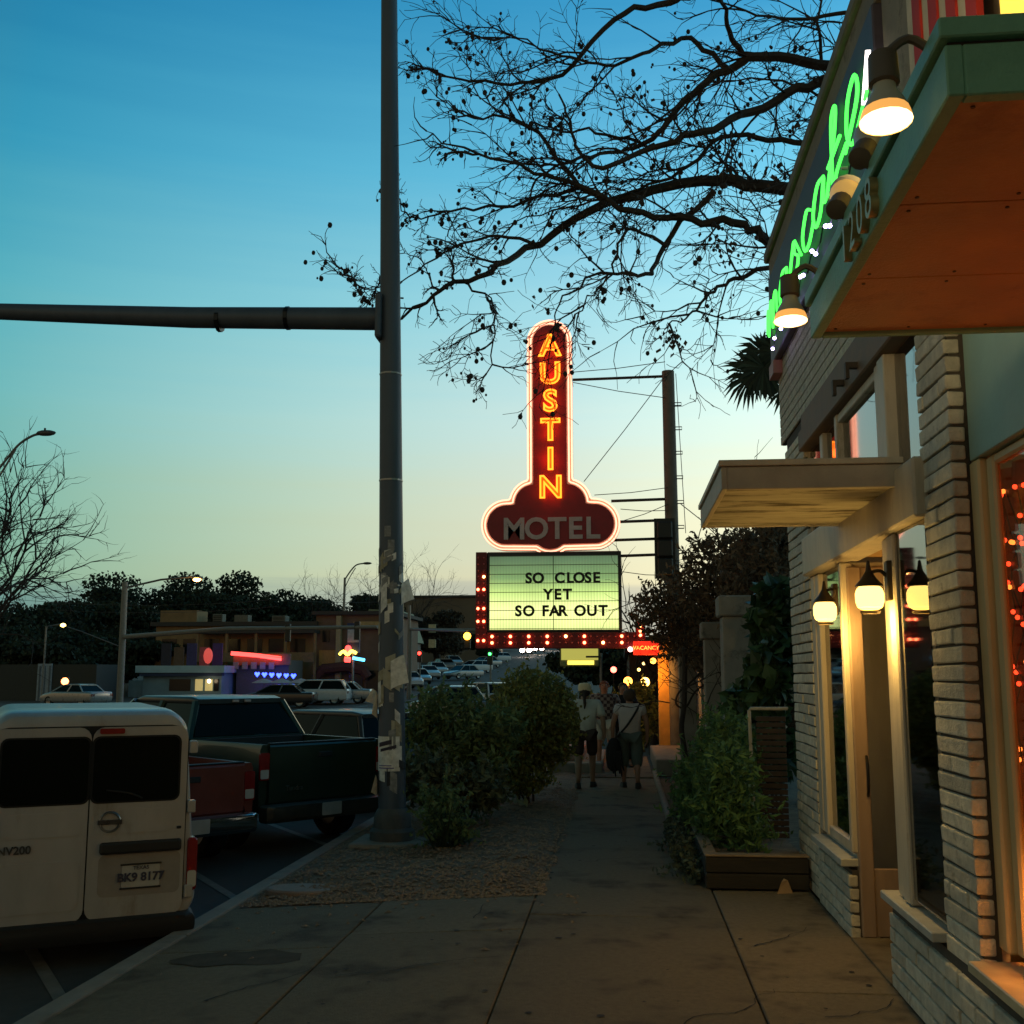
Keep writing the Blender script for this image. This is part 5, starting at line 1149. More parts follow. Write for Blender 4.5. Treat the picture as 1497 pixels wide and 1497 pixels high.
def shorts(J, end=.85, r0=.10, r1=.085):
    """short or long trousers; end is the fraction of the leg covered"""
    pts = ['pelvis']; E = []; rr = [(.15, .115)]
    for s in ('l', 'r'):
        i0 = len(pts); pts.append(J[s + 'hip']); rr.append(r0); E.append((0, i0))
        a, b2, c = Vector(J[s + 'hip']), Vector(J[s + 'kn']), Vector(J[s + 'an'])
        if end <= 1: pts.append(tuple(a.lerp(b2, end))); rr.append(r1); E.append((i0, i0 + 1))
        else: pts += [tuple(b2), tuple(b2.lerp(c, end - 1))]; rr += [(r0 + r1) / 2, r1]; E += [(i0, i0 + 1), (i0 + 1, i0 + 2)]
    return pts, E, rr
J1 = joints(.17, 'r', .06, armout=.27)
p1_, k1 = person('person in a pale cap, grey shirt and shorts walking away on the left', (-.64, 19.0, 0), 0, J1, 1.72,
    [('shirt', mat('grey_shirt', (.52, .57, .54), .9, var=.15, vscale=9, bump=.3, bscale=12), shirt(J1, ('el', .85), .80, .17, .125)[0:2], shirt(J1, ('el', .85), .80, .17, .125)[2]),
     ('shorts', mat('dark_shorts', (.05, .035, .03), .9, var=.2), shorts(J1, .95)[0:2], shorts(J1, .95)[2])], mat('tan_skin', (.30, .20, .14), .6, var=.1))
MB().lathe([(.098, -.03), (.10, .03), (.095, .075), (.075, .10), (.02, .107)], 16, Vector((0, .02, 1.625)) * k1).build('cap', mat('pale_cap', (.75, .66, .45), .9, var=.15), p1_, smooth=True, world=False)
MB().ball(Vector((0, .16, 1.60)) * k1, (.085, .10, .012), 10, 5).build('cap_visor', mat('pale_cap', (.75, .66, .45), .9, var=.15), p1_, smooth=True, world=False)
MB().tube([Vector(q) * k1 for q in ((0, -.08, 1.56), (0, -.125, 1.48), (.005, -.135, 1.36), (0, -.13, 1.30))], [.035, .024, .02, .008], 7).build('ponytail', mat('dark_hair', (.025, .018, .014), .7), p1_, smooth=True, world=False)
MB().ball(Vector((0, -.01, 1.57)) * k1, (.086, .088, .075), 10, 7).build('hair', mat('dark_hair', (.025, .018, .014), .7), p1_, smooth=True, world=False)
J2 = joints(.13, 'l', .04, armout=.26)
p2_, k2 = person('person in a pale top with a dark bag strap across the back, walking away', (.12, 19.05, 0), R(2), J2, 1.64,
    [('top', mat('pale_top', (.55, .51, .52), .9, var=.12, vscale=9, bump=.3, bscale=12), shirt(J2, ('el', .55), .84, .17, .125)[0:2], shirt(J2, ('el', .55), .84, .17, .125)[2]),
     ('trousers', mat('teal_trousers', (.10, .13, .12), .9, var=.2), shorts(J2, 1.45, .112, .085)[0:2], shorts(J2, 1.45, .112, .085)[2])])
MB().ball(Vector((0, .0, 1.60)) * k2, (.098, .105, .115), 12, 8).build('hair', mat('brown_hair', (.07, .045, .03), .8), p2_, smooth=True, world=False)
MB().tube(smooth_path([Vector(q) * k2 for q in ((.16, -.02, 1.45), (.07, -.15, 1.28), (-.05, -.165, 1.08), (-.20, -.10, .88))], 5), .017, 6).build('bag_strap', mat('black_cloth', (.012, .012, .014), .8), p2_, smooth=True, world=False)
bag = thing('shoulder_bag', 'dark bag with a draped jacket at the side of the person in the pale top', 'bag', (-.14, 18.98, .3))
MB().lathe([(.06, .28), (.13, .34), (.16, .50), (.15, .66), (.10, .78), (.04, .83)], 12, (-.16, 18.97, 0), Matrix.Diagonal((.85, .7, 1))).build('bag_body', mat('black_cloth', (.012, .012, .014), .8), bag, smooth=True)
b = MB()
for i in range(7): b.tube([(-.20 + i * .025, 18.86, .62), (-.22 + i * .03, 18.84, .45), (-.20 + i * .035, 18.86, .30 - .05 * (i % 3))], [.03, .028, .012], 5)
b.build('jacket_folds', mat('black_cloth', (.012, .012, .014), .8), bag, smooth=True)
J3 = joints(.15, 'r', .05, armout=.26)
p3_, k3 = person('person in a checked shirt and white shorts walking towards the viewer', (-.36, 22.4, .02), R(180), J3, 1.74,
    [('shirt', mat('checked_shirt', (.16, .10, .09), .9, var=.2), shirt(J3, ('el', .6), .88)[0:2], shirt(J3, ('el', .6), .88)[2]), ('shorts', mat('white_shorts', (.55, .50, .42), .9), shorts(J3, .9)[0:2], shorts(J3, .9)[2])], mat('ruddy_skin', (.55, .22, .13), .6))
MB().ball(Vector((0, -.01, 1.645)) * k3, (.082, .09, .06), 10, 6).build('hair', mat('red_hair', (.22, .06, .03), .8), p3_, smooth=True, world=False)
mc = MATS['checked_shirt']; nt = mc.node_tree; N = nt.nodes; L_ = nt.links
g = N.new('ShaderNodeNewGeometry'); ck = N.new('ShaderNodeTexChecker'); ck.inputs['Scale'].default_value = 16; ck.inputs[1].default_value = (.30, .24, .22, 1); ck.inputs[2].default_value = (.07, .04, .045, 1)
L_.new(g.outputs['Position'], ck.inputs['Vector']); L_.new(ck.outputs[0], N['Principled BSDF'].inputs['Base Color'])
J4 = joints(.12, 'l', .05)
p4_, k4 = person('person in dark clothes half hidden behind the checked shirt', (.02, 23.2, .02), R(180), J4, 1.70,
    [('coat', mat('black_cloth', (.012, .012, .014), .8), shirt(J4, ('el', 1.85), .72)[0:2], shirt(J4, ('el', 1.85), .72)[2]), ('trousers', mat('black_cloth', (.012, .012, .014), .8), shorts(J4, 1.9, .10, .07)[0:2], shorts(J4, 1.9, .10, .07)[2])])
MB().ball(Vector((0, -.01, 1.62)) * k4, (.088, .095, .09), 10, 6).build('hair', mat('dark_hair', (.025, .018, .014), .7), p4_, smooth=True, world=False)
# ------------------------------------------------------------------ far side of the street
def W(px, py, y): return ray_pt(px, py, y)
M_gal = mat('galvanised', (.20, .20, .19), .5, metal=.5, var=.2)
# street lamp whose arm enters at the left edge
t = thing('street_lamp', 'unlit cobra head street lamp curving in at the left edge of the view', 'street lamp', (-25.4, 40, -.35))
MB().tube([(-25.6, 40, -.35), (-25.4, 40, 8.8)], [.14, .09], 10).build('pole', M_gal, t, smooth=True)
MB().tube(smooth_path([(-25.4, 40, 8.7), (-24.3, 40, 9.75), (-23.5, 40, 10.75), (-22.9, 40, 11.15), (-22.5, 40, 11.22)], 5), .05, 8).build('arm', M_gal, t, smooth=True)
MB().tube(smooth_path([(-25.4, 40, 8.1), (-24.3, 40, 9.35), (-23.55, 40, 10.65)], 5), .04, 6).build('brace', M_gal, t, smooth=True)
MB().ball((-22.35, 40, 11.25), (.42, .16, .12), 10, 6).build('lamp_head', mat('lamp_head', (.08, .08, .08), .5), t, smooth=True)
MB().cyl((-22.4, 40, 11.35), (-22.4, 40, 11.45), .04, n=6).build('photo_cell', M_blkpl, t)
# slim lamp beyond the pole
t = thing('street_lamp', 'slim unlit street lamp with curved arm, just left of the signal pole', 'street lamp', (-28.3, 110, 2.0))
MB().tube([(-28.3, 110, 1), (-28.2, 110, 11.7)], [.16, .12], 8).build('pole', M_gal, t)
MB().tube(smooth_path([(-28.2, 110, 11.5), (-27.6, 110, 12.4), (-27.0, 110, 13.0), (-26.2, 110, 13.15)], 4), .08, 6).build('arm', M_gal, t)
MB().tube(smooth_path([(-28.2, 110, 10.6), (-27.7, 110, 11.7), (-27.1, 110, 12.7)], 4), .05, 6).build('brace', M_gal, t)
MB().ball((-25.9, 110, 13.15), (.5, .2, .14), 8, 5).build('lamp_head', mat('lamp_head', (.08, .08, .08), .5), t)
# big signal pole on the left with a lit lamp and a long mast arm
t = thing('signal_pole', 'far signal pole on the left with glowing orange lamp and long mast arm', 'traffic pole', (-35.2, 75, .2))
MB().tube([(-35.2, 75, -.1), (-35.25, 75, 8.4)], [.26, .21], 10).build('shaft', mat('pale_steel', (.22, .215, .19), .6, var=.2), t, smooth=True)
MB().tube([(-35.2, 75, 4.5), (-25, 68, 4.75), (-13.8, 61.5, 4.55)], [.17, .14, .09], 8).build('mast_arm', mat('pale_steel', (.22, .215, .19), .6, var=.2), t, smooth=True)
MB().tube([(-35.2, 75, 8.0), (-32.6, 75, 8.55), (-30.2, 75, 8.75)], .07, 6).build('lamp_arm', M_gal, t)
MB().ball((-29.9, 75, 8.65), (.42, .25, .16), 8, 5).build('lamp_head', M_gal, t)
MB().ball((-29.9, 74.9, 8.53), (.30, .18, .15), 8, 6).build('lamp_lens', emis('sodium', (1, .42, .10), 22), t)
light('sodium_light', 'POINT', (-29.9, 74.6, 8.2), 60, (1, .5, .15), t, .2)
for x, y in ((-20.2, 65.3), (-15.2, 62.4)):
    z = 4.6
    MB().box(x - .16, x + .16, y - .12, y + .12, z - .75, z + .30).build('signal_head', M_sig, t, bevel=.03)
t = thing('street_lamp', 'small yellow lamp glowing among the dark trees on the left', 'street lamp', (-41.5, 75, 0))
MB().tube([(-36.0, 76, 3.9), (-38.5, 75.5, 4.9), (-39.6, 75, 5.3)], .04, 5).build('arm', M_gal, t)
MB().tube([(-41.5, 76, -.3), (-41.5, 76, 5.3), (-39.7, 75, 5.45)], .07, 6).build('pole', M_gal, t)
MB().ball((-39.7, 75, 5.35), (.22, .16, .14), 8, 5).build('lamp_lens', emis('dim_yellow', (1, .72, .18), 7), t)
# right far signal group
def post_signal(px, py, y, color, label, lamp=True, glow=.14, h=1.05, s=9, arm=None, zg=None):
    c = W(px, py, y); g_ = zg if zg is not None else road_z(y)
    t = thing('traffic_signal', label, 'traffic light', (c.x, y, g_))
    MB().box(c.x - .2, c.x + .2, y + .02, y + .25, c.z - h * .75, c.z + h * .25).build('housing', M_sig, t, bevel=.04)
    MB().ball((c.x, y, c.z), glow, 10, 6).build('lens', emis('signal_' + color[0], color[1], s), t)
    if arm is None: MB().cyl((c.x + .05, y + .14, g_), (c.x + .05, y + .14, c.z - h * .75), .07, n=6).build('post', M_gal, t)
    else: MB().tube([(c.x, y + .1, c.z + .3), arm, (arm[0], arm[1], g_)], .08, 6).build('mast', M_gal, t)
    return t
post_signal(613, 955, 95, ('red', (1, .03, .02)), 'red traffic light on a post beyond the row of white cars', glow=.16)
post_signal(683, 930, 70, ('amber', (1, .40, .03)), 'glowing orange signal lamp left of the marquee corner', glow=.24, arm=(W(601, 933, 78).x, 78, W(601, 920, 78).z), s=11)
post_signal(716, 956, 80, ('green', (.05, 1, .12)), 'small green traffic light below the marquee corner', glow=.11)
post_signal(95, 996, 70, ('orange', (1, .18, .05)), 'red orange lamp glowing low in front of the trees on the left', glow=.24, s=14)
t = thing('sign_gantry', 'pale cross arms with two square signs between pole and marquee', 'sign gantry', (W(601, 960, 78).x, 78, road_z(78)))
a, c = W(598, 920, 78), W(704, 921, 74); MB().tube([a, c], .10, 6).build('cross_arm', mat('pale_steel', (.22, .215, .19), .6, var=.2), t)
MB().cyl((a.x, 78, road_z(78)), (a.x, 78, W(601, 885, 78).z), .12, n=8).build('post', M_gal, t)
for px, py in ((632, 919), (632, 941)):
    q = W(px, py, 77.5); MB().box(q.x - .26, q.x + .26, 77.4, 77.5, q.z - .3, q.z + .3).build('sign_plate', mat('sign_cream', (.5, .45, .28), .6), t, bevel=.02)
t = thing('distant_street_sign', 'yellow lit sign with a dark bar below the marquee, over the round bush', 'sign', (-1.8, 48, 0))
MB().box(-2.68, -.98, 48, 48.3, 2.22, 3.14).build('sign_case', mat('sign_case_yellow', (.30, .27, .10), .5), t, bevel=.04)
MB().box(-2.62, -1.02, 47.985, 47.998, 2.5, 3.10).build('sign_face', emis('dim_face', (.55, .50, .10), .75), t)
MB().box(-2.35, -1.2, 47.97, 47.99, 2.30, 2.48).build('sign_tube', emis('bright_face', (1, .80, .12), 1.6), t)
MB().box(-1.55, -.92, 47.96, 47.984, 2.60, 2.68).build('arrow_bar', M_blkpl, t)
MB().cyl((-.9, 48.15, 0), (-.9, 48.15, 2.8), .07, n=6).build('post', M_gal, t)

# --- buildings across the street
M_tan = mat('tan_wall', (.26, .17, .08), .85, var=.25, vscale=1.2); M_roofd = mat('dark_roofing', (.06, .055, .05), .9, var=.2, vscale=1)
M_bluew = mat('blue_wall', (.20, .32, .40), .7, var=.2, vscale=1); M_bluea = mat('blue_awning', (.33, .52, .62), .6, var=.15, vscale=1)
M_win = mat('far_window', (.015, .017, .018), .15, var=0)
def bx_(par, name, m, x0, x1, y0, y1, z0, z1, bevel=.0): return MB().box(x0, x1, y0, y1, z0, z1).build(name, m, par, bevel=bevel)
t = thing('two_storey_building', 'tan two storey shop building with red neon across the street', 'building', (-30, 92, 1))
bx_(t, 'wall', M_tan, -40.2, -26.2, 92, 102, 0, 6.0); bx_(t, 'roof', M_roofd, -40.6, -25.8, 91.6, 102.4, 6.0, 6.35); bx_(t, 'balcony_roof', M_roofd, -36, -25.6, 90.2, 91.9, 5.3, 5.6)
for i in range(7): bx_(t, 'window', M_win, -39.6 + i * 1.9, -38.3 + i * 1.9, 91.93, 91.99, 3.4, 4.9)
bx_(t, 'parapet_box', M_tan, -40.1, -36.8, 92.5, 95, 6.35, 7.4); bx_(t, 'roof_unit', mat('unit_grey', (.16, .15, .12), .8), -33.6, -32.4, 93, 94, 6.35, 7.0)
for i in range(5): bx_(t, 'post', M_tan, -35.9 + i * 2.55, -35.7 + i * 2.55, 90.3, 90.5, 0, 5.3)
bx_(t, 'balcony', mat('balcony_rail', (.22, .15, .08), .8), -36, -25.6, 90.1, 90.25, 2.9, 3.7)
t = thing('corner_building', 'brown shop with an orange panel and rounded dark awning right of the tan building', 'building', (-23, 92, 1))
bx_(t, 'wall', mat('brown_wall', (.17, .11, .075), .85, var=.3, vscale=1), -26.0, -19.4, 92, 104, 0, 6.9); bx_(t, 'roof', M_roofd, -26.3, -19.0, 91.5, 104.4, 6.9, 7.2)
bx_(t, 'panel', mat('orange_panel', (.45, .25, .08), .8), -25.6, -23.4, 91.7, 91.95, 2.6, 3.9); bx_(t, 'pier', mat('cream_pier', (.40, .32, .18), .8), -24.1, -23.7, 91.4, 91.96, 0, 6.8); bx_(t, 'fascia', mat('yellow_fascia', (.42, .30, .12), .8), -22.6, -19.6, 91.4, 91.95, 5.7, 6.3)
bx_(t, 'window', M_win, -25.4, -24.8, 91.9, 91.97, 4.6, 5.6)
MB().tube([(-25.6, 91, 1.6), (-25.0, 91, 2.3), (-23, 91, 2.5), (-21.6, 91, 2.2), (-21.2, 91, 1.6)], .45, 8).build('awning', mat('maroon_awning', (.10, .035, .03), .8), t, smooth=True)
for i in range(2): bx_(t, 'shop_window', M_win, -23 + i * 1.5, -21.8 + i * 1.5, 91.85, 91.97, .5, 2.2)
t = thing('blue_kiosk', 'low pale blue diner with a light blue fascia across the street', 'building', (-34, 84, .2))
bx_(t, 'wall', M_bluew, -37.6, -31.2, 84, 89, -.2, 2.0); bx_(t, 'fascia', M_bluea, -38.0, -30.8, 83.4, 89.3, 2.0, 2.55); bx_(t, 'canopy', mat('navy', (.03, .05, .12), .7), -37.7, -31, 83.5, 84, 1.75, 1.99)
for i, (a, c, lit) in enumerate(((-35.4, -33.7, 0), (-33.3, -32.7, 1), (-32.5, -31.9, 1), (-31.8, -31.4, 0))):
    bx_(t, 'window', emis('dim_warm_window', (1, .75, .30), .35) if lit else M_win, a, c, 83.93, 83.99, .6, 1.5)
bx_(t, 'side_wing', M_bluew, -38.9, -37.65, 84.3, 88, -.2, 1.4)
for i, c_ in enumerate(((.03, .03, .05), (.12, .08, .05), (.05, .05, .16), (.4, .1, .12), (.05, .04, .18))):
    bx_(t, 'roof_sign', mat('roof_sign_%d' % i, c_, .7, var=.3), -36.3 + i * 1.05, -35.5 + i * 1.05, 84.2, 84.3, 2.56, 4.3 - .3 * (i % 2))
MB().ball((-32.1, 83.3, 3.3), (.38, .15, .62), 8, 6).build('red_sign_disc', emis('pink_red', (1, .12, .10), .5), t)
MB().ball((-31.9, 83.2, 1.35), .16, 8, 6).build('porch_lamp', emis('porch_white', (1, .75, .45), 6), t)
t = thing('neon_shop', 'low shop with a red neon roof line and hanging blue heart lights', 'building', (-28, 86, .2))
bx_(t, 'wall', mat('grey_shop', (.13, .125, .12), .8, var=.2), -30.8, -26.5, 86.2, 90, -.2, 3.0); bx_(t, 'fascia', M_tan, -31, -26.3, 85.9, 86.15, 2.6, 3.5)
MB().tube([W(338, 956, 85.6), W(374, 959, 85.6), W(411, 964, 85.6)], .11, 6).build('neon_tube', emis('red_neon_line', (1, .06, .05), 4), t)
MB().tube([W(338, 953, 85.7), W(374, 956, 85.7), W(411, 960.5, 85.7)], .05, 6).build('neon_tube', emis('red_neon_line', (1, .06, .05), 4), t)
for i in range(5): q = W(345 + i * 13, 973, 85.75); bx_(t, 'hung_panel', mat('pale_panel', (.36, .33, .30), .7), q.x - .22, q.x + .22, 85.7, 85.8, q.z - .28, q.z + .28)
for i in range(6):
    q = W(376 + i * 10.6, 986 + i * .5, 84)
    MB().prism([(0, -.2), (.2, .05), (.16, .17), (.08, .18), (0, .1), (-.08, .18), (-.16, .17), (-.2, .05)], lambda a, c: (q.x + a, 83.95, q.z + c), lambda a, c: (q.x + a, 84.05, q.z + c)).build('heart_light', emis('blue_heart', (.03, .06, 1), 9), t)
light('blue_glow', 'POINT', tuple(W(403, 992, 83.5)), 45, (.05, .08, 1), t, .4)
for i, px in enumerate((386, 412, 440)):
    q = W(px, 996, 82); u = thing('patio_umbrella', ('leftmost', 'middle', 'rightmost')[i] + ' pale patio umbrella lit blue under the heart lights', 'umbrella', (q.x, 82, -.2), group='patio umbrellas')
    MB().lathe([(1.0, -.22), (.5, -.02), (.03, .12)], 8, (q.x, 82, q.z + .1), caps=False).build('canopy', mat('umbrella_cloth', (.42, .42, .45), .8), u)
    MB().cyl((q.x, 82, -.3), (q.x, 82, q.z + .2), .03, n=6).build('pole', M_gal, u)
t = thing('neon_sign', 'stacked yellow, red and blue neon sign left of the signal pole', 'neon sign', (W(515, 960, 84).x, 84, 0))
q = W(515, 960, 84)
bx_(t, 'sign_board', mat('navy_board', (.03, .05, .14), .6), q.x - .45, q.x + .55, 84, 84.2, q.z + .3, q.z + 2.6)
bx_(t, 'white_panel', mat('white_panel', (.4, .45, .55), .6), q.x - .4, q.x + .5, 83.95, 83.99, q.z + 1.1, q.z + 2.1)
MB().tube(smooth_path([W(496, 957, 83.8), W(502, 952, 83.8), W(508, 957, 83.8), W(514, 952, 83.8), W(521, 955, 83.8)], 4), .12, 6).build('neon_tube', emis('yellow_neon', (1, .75, .08), 5), t)
MB().tube([W(504, 964, 83.8), W(512, 964.5, 83.8)], .22, 6).build('neon_tube', emis('red_neon_line', (1, .06, .05), 4), t)
MB().ball(W(509, 948, 83.8), .26, 6, 4).build('neon_disc', emis('red_neon_line', (1, .06, .05), 4), t)
MB().tube([W(516, 962, 83.8), W(533, 965, 83.8)], .12, 6).build('neon_tube', emis('cyan_neon', (.08, .55, 1), 5), t)
MB().cyl((q.x, 84.3, 0), (q.x, 84.3, q.z + 2.6), .1, n=6).build('post', M_gal, t)
t = thing('long_building', 'large plain flat roofed building behind the pole and marquee', 'building', (-26, 165, 4))
bx_(t, 'wall', mat('dull_wall', (.16, .125, .09), .9, var=.15, vscale=.3), -41, -20.5, 165, 190, 1, 13.4); bx_(t, 'roof_edge', M_roofd, -41.3, -20.2, 164.7, 190.3, 13.4, 13.75)
t = thing('gable_shop', 'shop with a pale green sloped roof right of the neon sign stack', 'building', (-23, 106, 0))
bx_(t, 'wall', mat('grey_shop', (.13, .125, .12), .8, var=.2), -25.5, -20.6, 106, 112, 0, 5.0)
MB().prism([(-25.8, 5.0), (-20.3, 5.0), (-21.4, 8.0), (-24.6, 8.2)], lambda a, c: (a, 105.6, c), lambda a, c: (a, 112.3, c)).build('roof', mat('pale_green_roof', (.22, .25, .16), .8), t)
t = thing('storage_container', 'dark container with a pale blue panelled door at the left edge', 'container', (-42, 78, 0))
bx_(t, 'body', mat('dark_container', (.04, .045, .04), .7, var=.2), -46, -38.5, 78, 82, -.3, 2.6)
dr = bx_(t, 'door', mat('pale_door', (.30, .38, .46), .6, var=.3), -43.0, -41.9, 77.9, 77.99, -.3, 2.65)
for i in range(3): bx_(t, 'door_bar', mat('door_bar_grey', (.12, .15, .18), .6), -42.85 + i * .38, -42.75 + i * .38, 77.84, 77.89, -.2, 2.5).parent = dr
tag(MB().box(-40.3, -39.7, 62, 62.2, 3.2, 7.2).build('yellow_banner', mat('yellow_banner', (.35, .28, .05), .8)), 'narrow yellow banner at the left edge of the view', 'banner') if False else None

# --- dark trees behind the shops, and bare ones
M_oak = mat('oak_leaf', (.022, .034, .018), .85, var=.4, vscale=.6, trl=.1)
def tree(label, x, y, zg, h, w, seed, n=11000, m=None, size=.30):
    r = random.Random(seed); t = thing('oak_tree', label, 'tree', (x, y, zg)); th = h * .35
    MB().tube([(x, y, zg - .3), (x + r.gauss(0, .2), y, zg + th * .6), (x + r.gauss(0, .3), y, zg + th * 1.5)], [w * .055, w * .04, w * .02], 8).build('trunk', M_bark, t)
    b = MB(); blobs = []
    for i in range(11):
        a = r.uniform(0, 6.28); d = r.random() ** .6 * w * .38
        blobs.append((x + math.cos(a) * d, y + math.sin(a) * d * .8, zg + h * r.uniform(.34, .84), w * r.uniform(.15, .24), w * r.uniform(.15, .24), h * r.uniform(.10, .17)))
    blobs.append((x, y, zg + h * .58, w * .3, w * .3, h * .24))
    for q in blobs: leaf_quads(b, blob_pts(r, q[:3], q[3:6], n // 12, .5), size, r, 0, 1.3)
    for q in blobs[:6]: MB().tube([(x, y, zg + th), tuple(Vector(q[:3]))], [w * .02, w * .006], 5).build('limb', M_bark, t)
    stuff(b.build('crown', m or M_oak, t))
for i, (px, py, y, w, lab) in enumerate(((120, 878, 96, 15, 'broad dark tree left of the far signal pole'), (190, 838, 112, 17, 'tall rounded dark tree behind the far signal pole'), (290, 833, 112, 16, 'tall dark tree behind the orange street lamp'),
        (362, 857, 118, 14, 'dark tree sloping down right of the orange street lamp'), (425, 880, 122, 13, 'smaller dark tree above the tan building'), (475, 872, 126, 12, 'dark tree behind the slim street lamp'), (30, 880, 92, 15, 'dark tree mass at the left edge under the bare tree'),
        (535, 872, 132, 10, 'dark tree half hidden by the signal pole'), (640, 895, 140, 12, 'brownish tree in front of the long building'), (240, 905, 104, 13, 'low dark tree between the far pole and the tan building'), (60, 935, 84, 11, 'dark bush like tree low at the left behind the red lamp'), (150, 930, 90, 11, 'dense low tree behind the far signal pole foot'))):
    p = W(px, py, y); zg = road_z(y); tree(lab, p.x, y, zg, (p.z - zg) * 1.06, w, 60 + i, m=mat('brown_tree', (.05, .04, .025), .9, var=.4, vscale=.6) if i == 8 else None)
for i, (px, py, y, w, lab) in enumerate(((850, 930, 75, 6, 'dark tree up the street behind the yellow sign'), (905, 925, 62, 6, 'dark tree behind the motel lamps'), (838, 935, 300, 12, 'distant dark tree at the top of the street'), (712, 925, 150, 6, 'dark tree behind the green traffic light'))):
    p = W(px, py, y); zg = road_z(y); tree(lab, p.x, y, zg, (p.z - zg) * 1.06, w, 160 + i, 5000)
def bare(label, x, y, zg, h, seed, spread=.8, trunk=.22, n=9, levels=3):
    r = random.Random(seed); t = thing('bare_tree', label, 'tree', (x, y, zg)); tips = []
    MB().tube([(x, y, zg - .2), (x + .1, y, zg + h * .25), (x, y, zg + h * .45)], [trunk, trunk * .8, trunk * .5], 8).build('trunk', M_bark, t)
    b = MB()
    for i in range(n):
        a = 6.28 * i / n + r.uniform(-.3, .3); d = Vector((math.cos(a) * spread, math.sin(a) * spread, r.uniform(.5, 1.5)))
        grow(b, tips, Vector((x, y, zg + h * r.uniform(.25, .5))), d, h * r.uniform(.38, .55), trunk * .4, levels, r, -.03, 5)
    stuff(b.build('branches', M_twig, t))
p = W(-25, 900, 60); bare('bare branching tree at the left edge of the view', p.x, 60, -.35, 14.5, 71, 1.0, .26, 14, 3)
for i, (px, y, h, lab) in enumerate(((470, 118, 12, 'thin bare tree top left of the slim lamp'), (530, 120, 12.5, 'thin bare tree top just left of the signal pole'), (610, 130, 13.5, 'thin bare tree in front of the long building, near the pole'), (575, 126, 12.5, 'thin bare tree top behind the signal pole'), (950, 34, 5.2, 'thin bare twiggy tree behind the vacancy sign'))):
    q = W(px, 900, y); bare(lab, q.x, y, road_z(y), h, 80 + i, .55, .12, 7, 2)

# --- cars along and across the street
car('white_suv', 'white wagon parked across the street right of the umbrellas', (W(512, 1010, 70).x, 70, road_z(70)), R(95), M_wcar, H=1.6, L=4.8, cat='suv')
car('parked_car', 'dark car in front of the white wagon across the street', (W(462, 1012, 66).x, 66, road_z(66)), R(97), M_bcar, 'sedan', H=1.4, cat='car')
car('parked_car', 'silver car behind the signal pole across the street', (W(545, 1012, 72).x, 72, road_z(72)), R(95), M_silver, 'sedan', H=1.42)
for i, (px, y, m) in enumerate(((588, 98, M_wcar), (602, 107, M_silver), (617, 117, M_wcar), (630, 127, M_wcar), (643, 138, M_silver), (655, 150, M_wcar))):
    q = W(px, 985, y); car('kerbside_car', ('nearest', 'second', 'third', 'fourth', 'fifth', 'farthest')[i] + ' pale car in the row parked beyond the signal pole', (q.x, y, road_z(y)), R(205), m, 'sedan' if i % 2 else 'suv', H=1.5, group='cars parked in a row up the street')
c1 = pickup('white_pickup', 'pale pickup parked beyond the feathery bush below the marquee corner', (W(722, 985, 40).x, 40, RZ), R(42), M_silver, 1.9, 1.8, 1.3, 1.82, 1.4)
car('parked_car', 'pale car higher up the street below the marquee corner', (W(735, 965, 62).x, 62, road_z(62)), R(40), M_wcar, 'suv', H=1.6)
M_head = emis('headlight_beam', (1, .80, .66), 30)
for i, (px, y, lab) in enumerate(((772, 195, 'nearest oncoming car with bright headlights below the marquee'), (790, 208, 'second oncoming car with bright headlights below the marquee'), (808, 235, 'farthest oncoming car with faint headlights below the marquee'))):
    q = W(px, 957, y); t = car('oncoming_car', lab, (q.x, y, road_z(y) + .2), R(180), M_bcar, 'suv', group='oncoming cars', lights=M_head)
    for sx in (-.6, .6): MB().ball((q.x + sx, y - 4.7, road_z(y) + .95), .42, 8, 6).build('headlight_bloom', M_head, t)  # oversized glowing balls, shaped as the bloom around the headlights
car('parked_car', 'dark car at the lot on the left below the red orange lamp', (W(150, 1012, 66).x, 66, road_z(66)), R(70), M_silver, 'sedan', H=1.4)
# motel front further up, with lit globes among dark planting
t = thing('motel_building', 'dark motel front behind the people with lit lamps', 'building', (1.6, 34, 0))
bx_(t, 'wall', mat('motel_wall', (.09, .06, .04), .9, var=.3, vscale=1), 1.9, 9, 27, 60, -.3, 3.4); bx_(t, 'canopy', M_roofd, .1, 9, 33, 60, 2.6, 3.0); bx_(t, 'front', mat('motel_wall', (.09, .06, .04), .9, var=.3, vscale=1), .25, 1.9, 38, 60, -.3, 2.6)
for px, py, y, r_, col_, s, lab in ((918, 996, 30, .12, (1, .25, .03), 10, 'orange globe lamp above the person with the bag strap'), (943, 997, 29, .12, (1, .50, .08), 12, 'yellow globe lamp just left of the lit column'), (897, 979, 36, .10, (1, .12, .08), 8, 'small red lamp behind the people'), (934, 979, 33, .05, (1, .6, .15), 5, 'tiny yellow lamp over the globe lamps'), (941, 970, 35, .05, (1, .6, .2), 4, 'faint yellow lamp below the vacancy sign')):
    q = W(px, py, y); g_ = thing('globe_lamp', lab, 'lamp', (q.x, y, 0), group='lamps at the motel entrance')
    MB().ball(q, r_, 10, 7).build('globe', emis('globe_%d' % px, col_, s), g_, smooth=True); MB().cyl((q.x, y + .02, 0), (q.x, y + .02, q.z), .02, n=5).build('post', M_blkpl, g_)
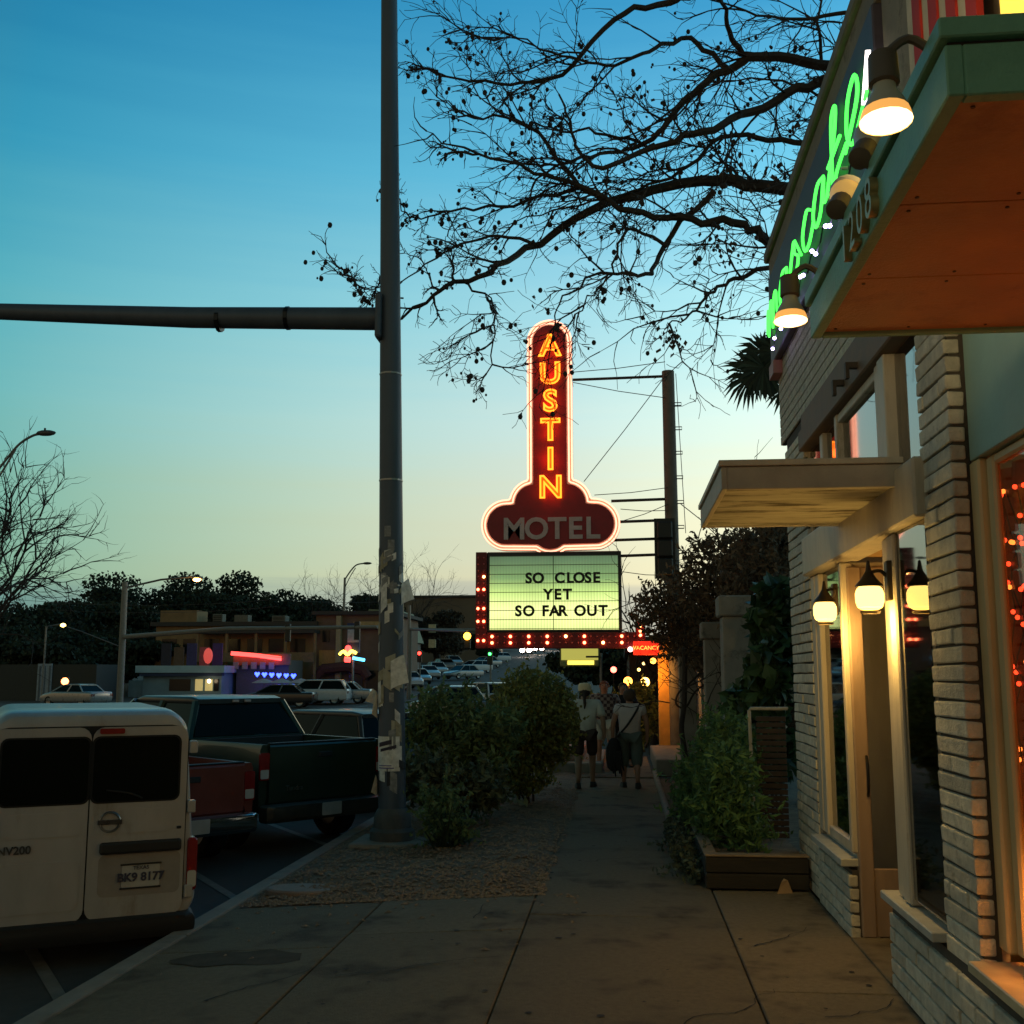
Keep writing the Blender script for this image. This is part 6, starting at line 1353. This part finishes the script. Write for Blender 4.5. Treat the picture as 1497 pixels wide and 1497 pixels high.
leafy('dark_shrub', 'dark shrub behind the walking people at the motel entrance', 'bush', (.5, 28.5, 0), [(.45, 28.5, .9, .5, .6, .8), (.1, 30, .7, .5, .6, .7), (-.9, 29, .7, .6, .8, .6)], 3500, .08, M_hedge, 91)

# roof clutter and street furniture that break up the far shop fronts
for (x, y, z, w, h, lab) in ((-35.5, 94, 6.35, .9, .8, 'grey roof unit on the tan building, left of the low parapet box'), (-29.8, 93.5, 6.35, 1.2, .6, 'flat roof unit on the tan building above the red neon')):
    u = thing('roof_unit', lab, 'roof unit', (x, y, z)); bx_(u, 'case', mat('unit_grey', (.16, .15, .12), .8), x - w / 2, x + w / 2, y, y + w, z, z + h, .03)
    for k in range(4): bx_(u, 'louvre', M_blkpl, x - w * .4, x + w * .4, y - .03, y - .005, z + h * (.15 + .2 * k), z + h * (.24 + .2 * k))
wl_ = thing('overhead_wires', 'thin utility wires strung above the shops across the street', 'wires', (-30, 80, 7))
for a, c, sag in ((( -52, 82, 8.2), (-28.2, 88, 8.0), .7), ((-28.2, 88, 8.0), (-14, 100, 9.2), .5), ((-52, 82, 7.6), (-28.2, 88, 7.4), .7)):
    a, c = Vector(a), Vector(c); MB().tube([a.lerp(c, k / 10) - Vector((0, 0, sag * 4 * (k / 10) * (1 - k / 10))) for k in range(11)], .02, 4).build('wire', M_wire, wl_)

for i, (px, y, m, lab) in enumerate(((700, 118, M_silver, 'lowest pale car of the short row left of the green traffic light'), (714, 132, M_wcar, 'middle pale car of the short row by the green traffic light'), (728, 147, M_silver, 'highest pale car of the short row right of the green traffic light'), (742, 165, M_wcar, 'small pale car farthest up the street under the marquee'))):
    q = W(px, 975, y); car('roadside_car', lab, (q.x, y, road_z(y)), R(140), m, 'suv' if i % 2 else 'sedan', H=1.5, group='cars parked under the marquee corner')
for i, (px, y) in enumerate(((705, 230), (745, 270), (785, 320))):
    p = W(px, 930, y); zg = road_z(y); tree(('left', 'middle', 'right')[i] + 'most far hilltop tree seen under the marquee', p.x, y, zg, (p.z - zg) * 1.1, y * .07, 190 + i, 4000, size=.5)
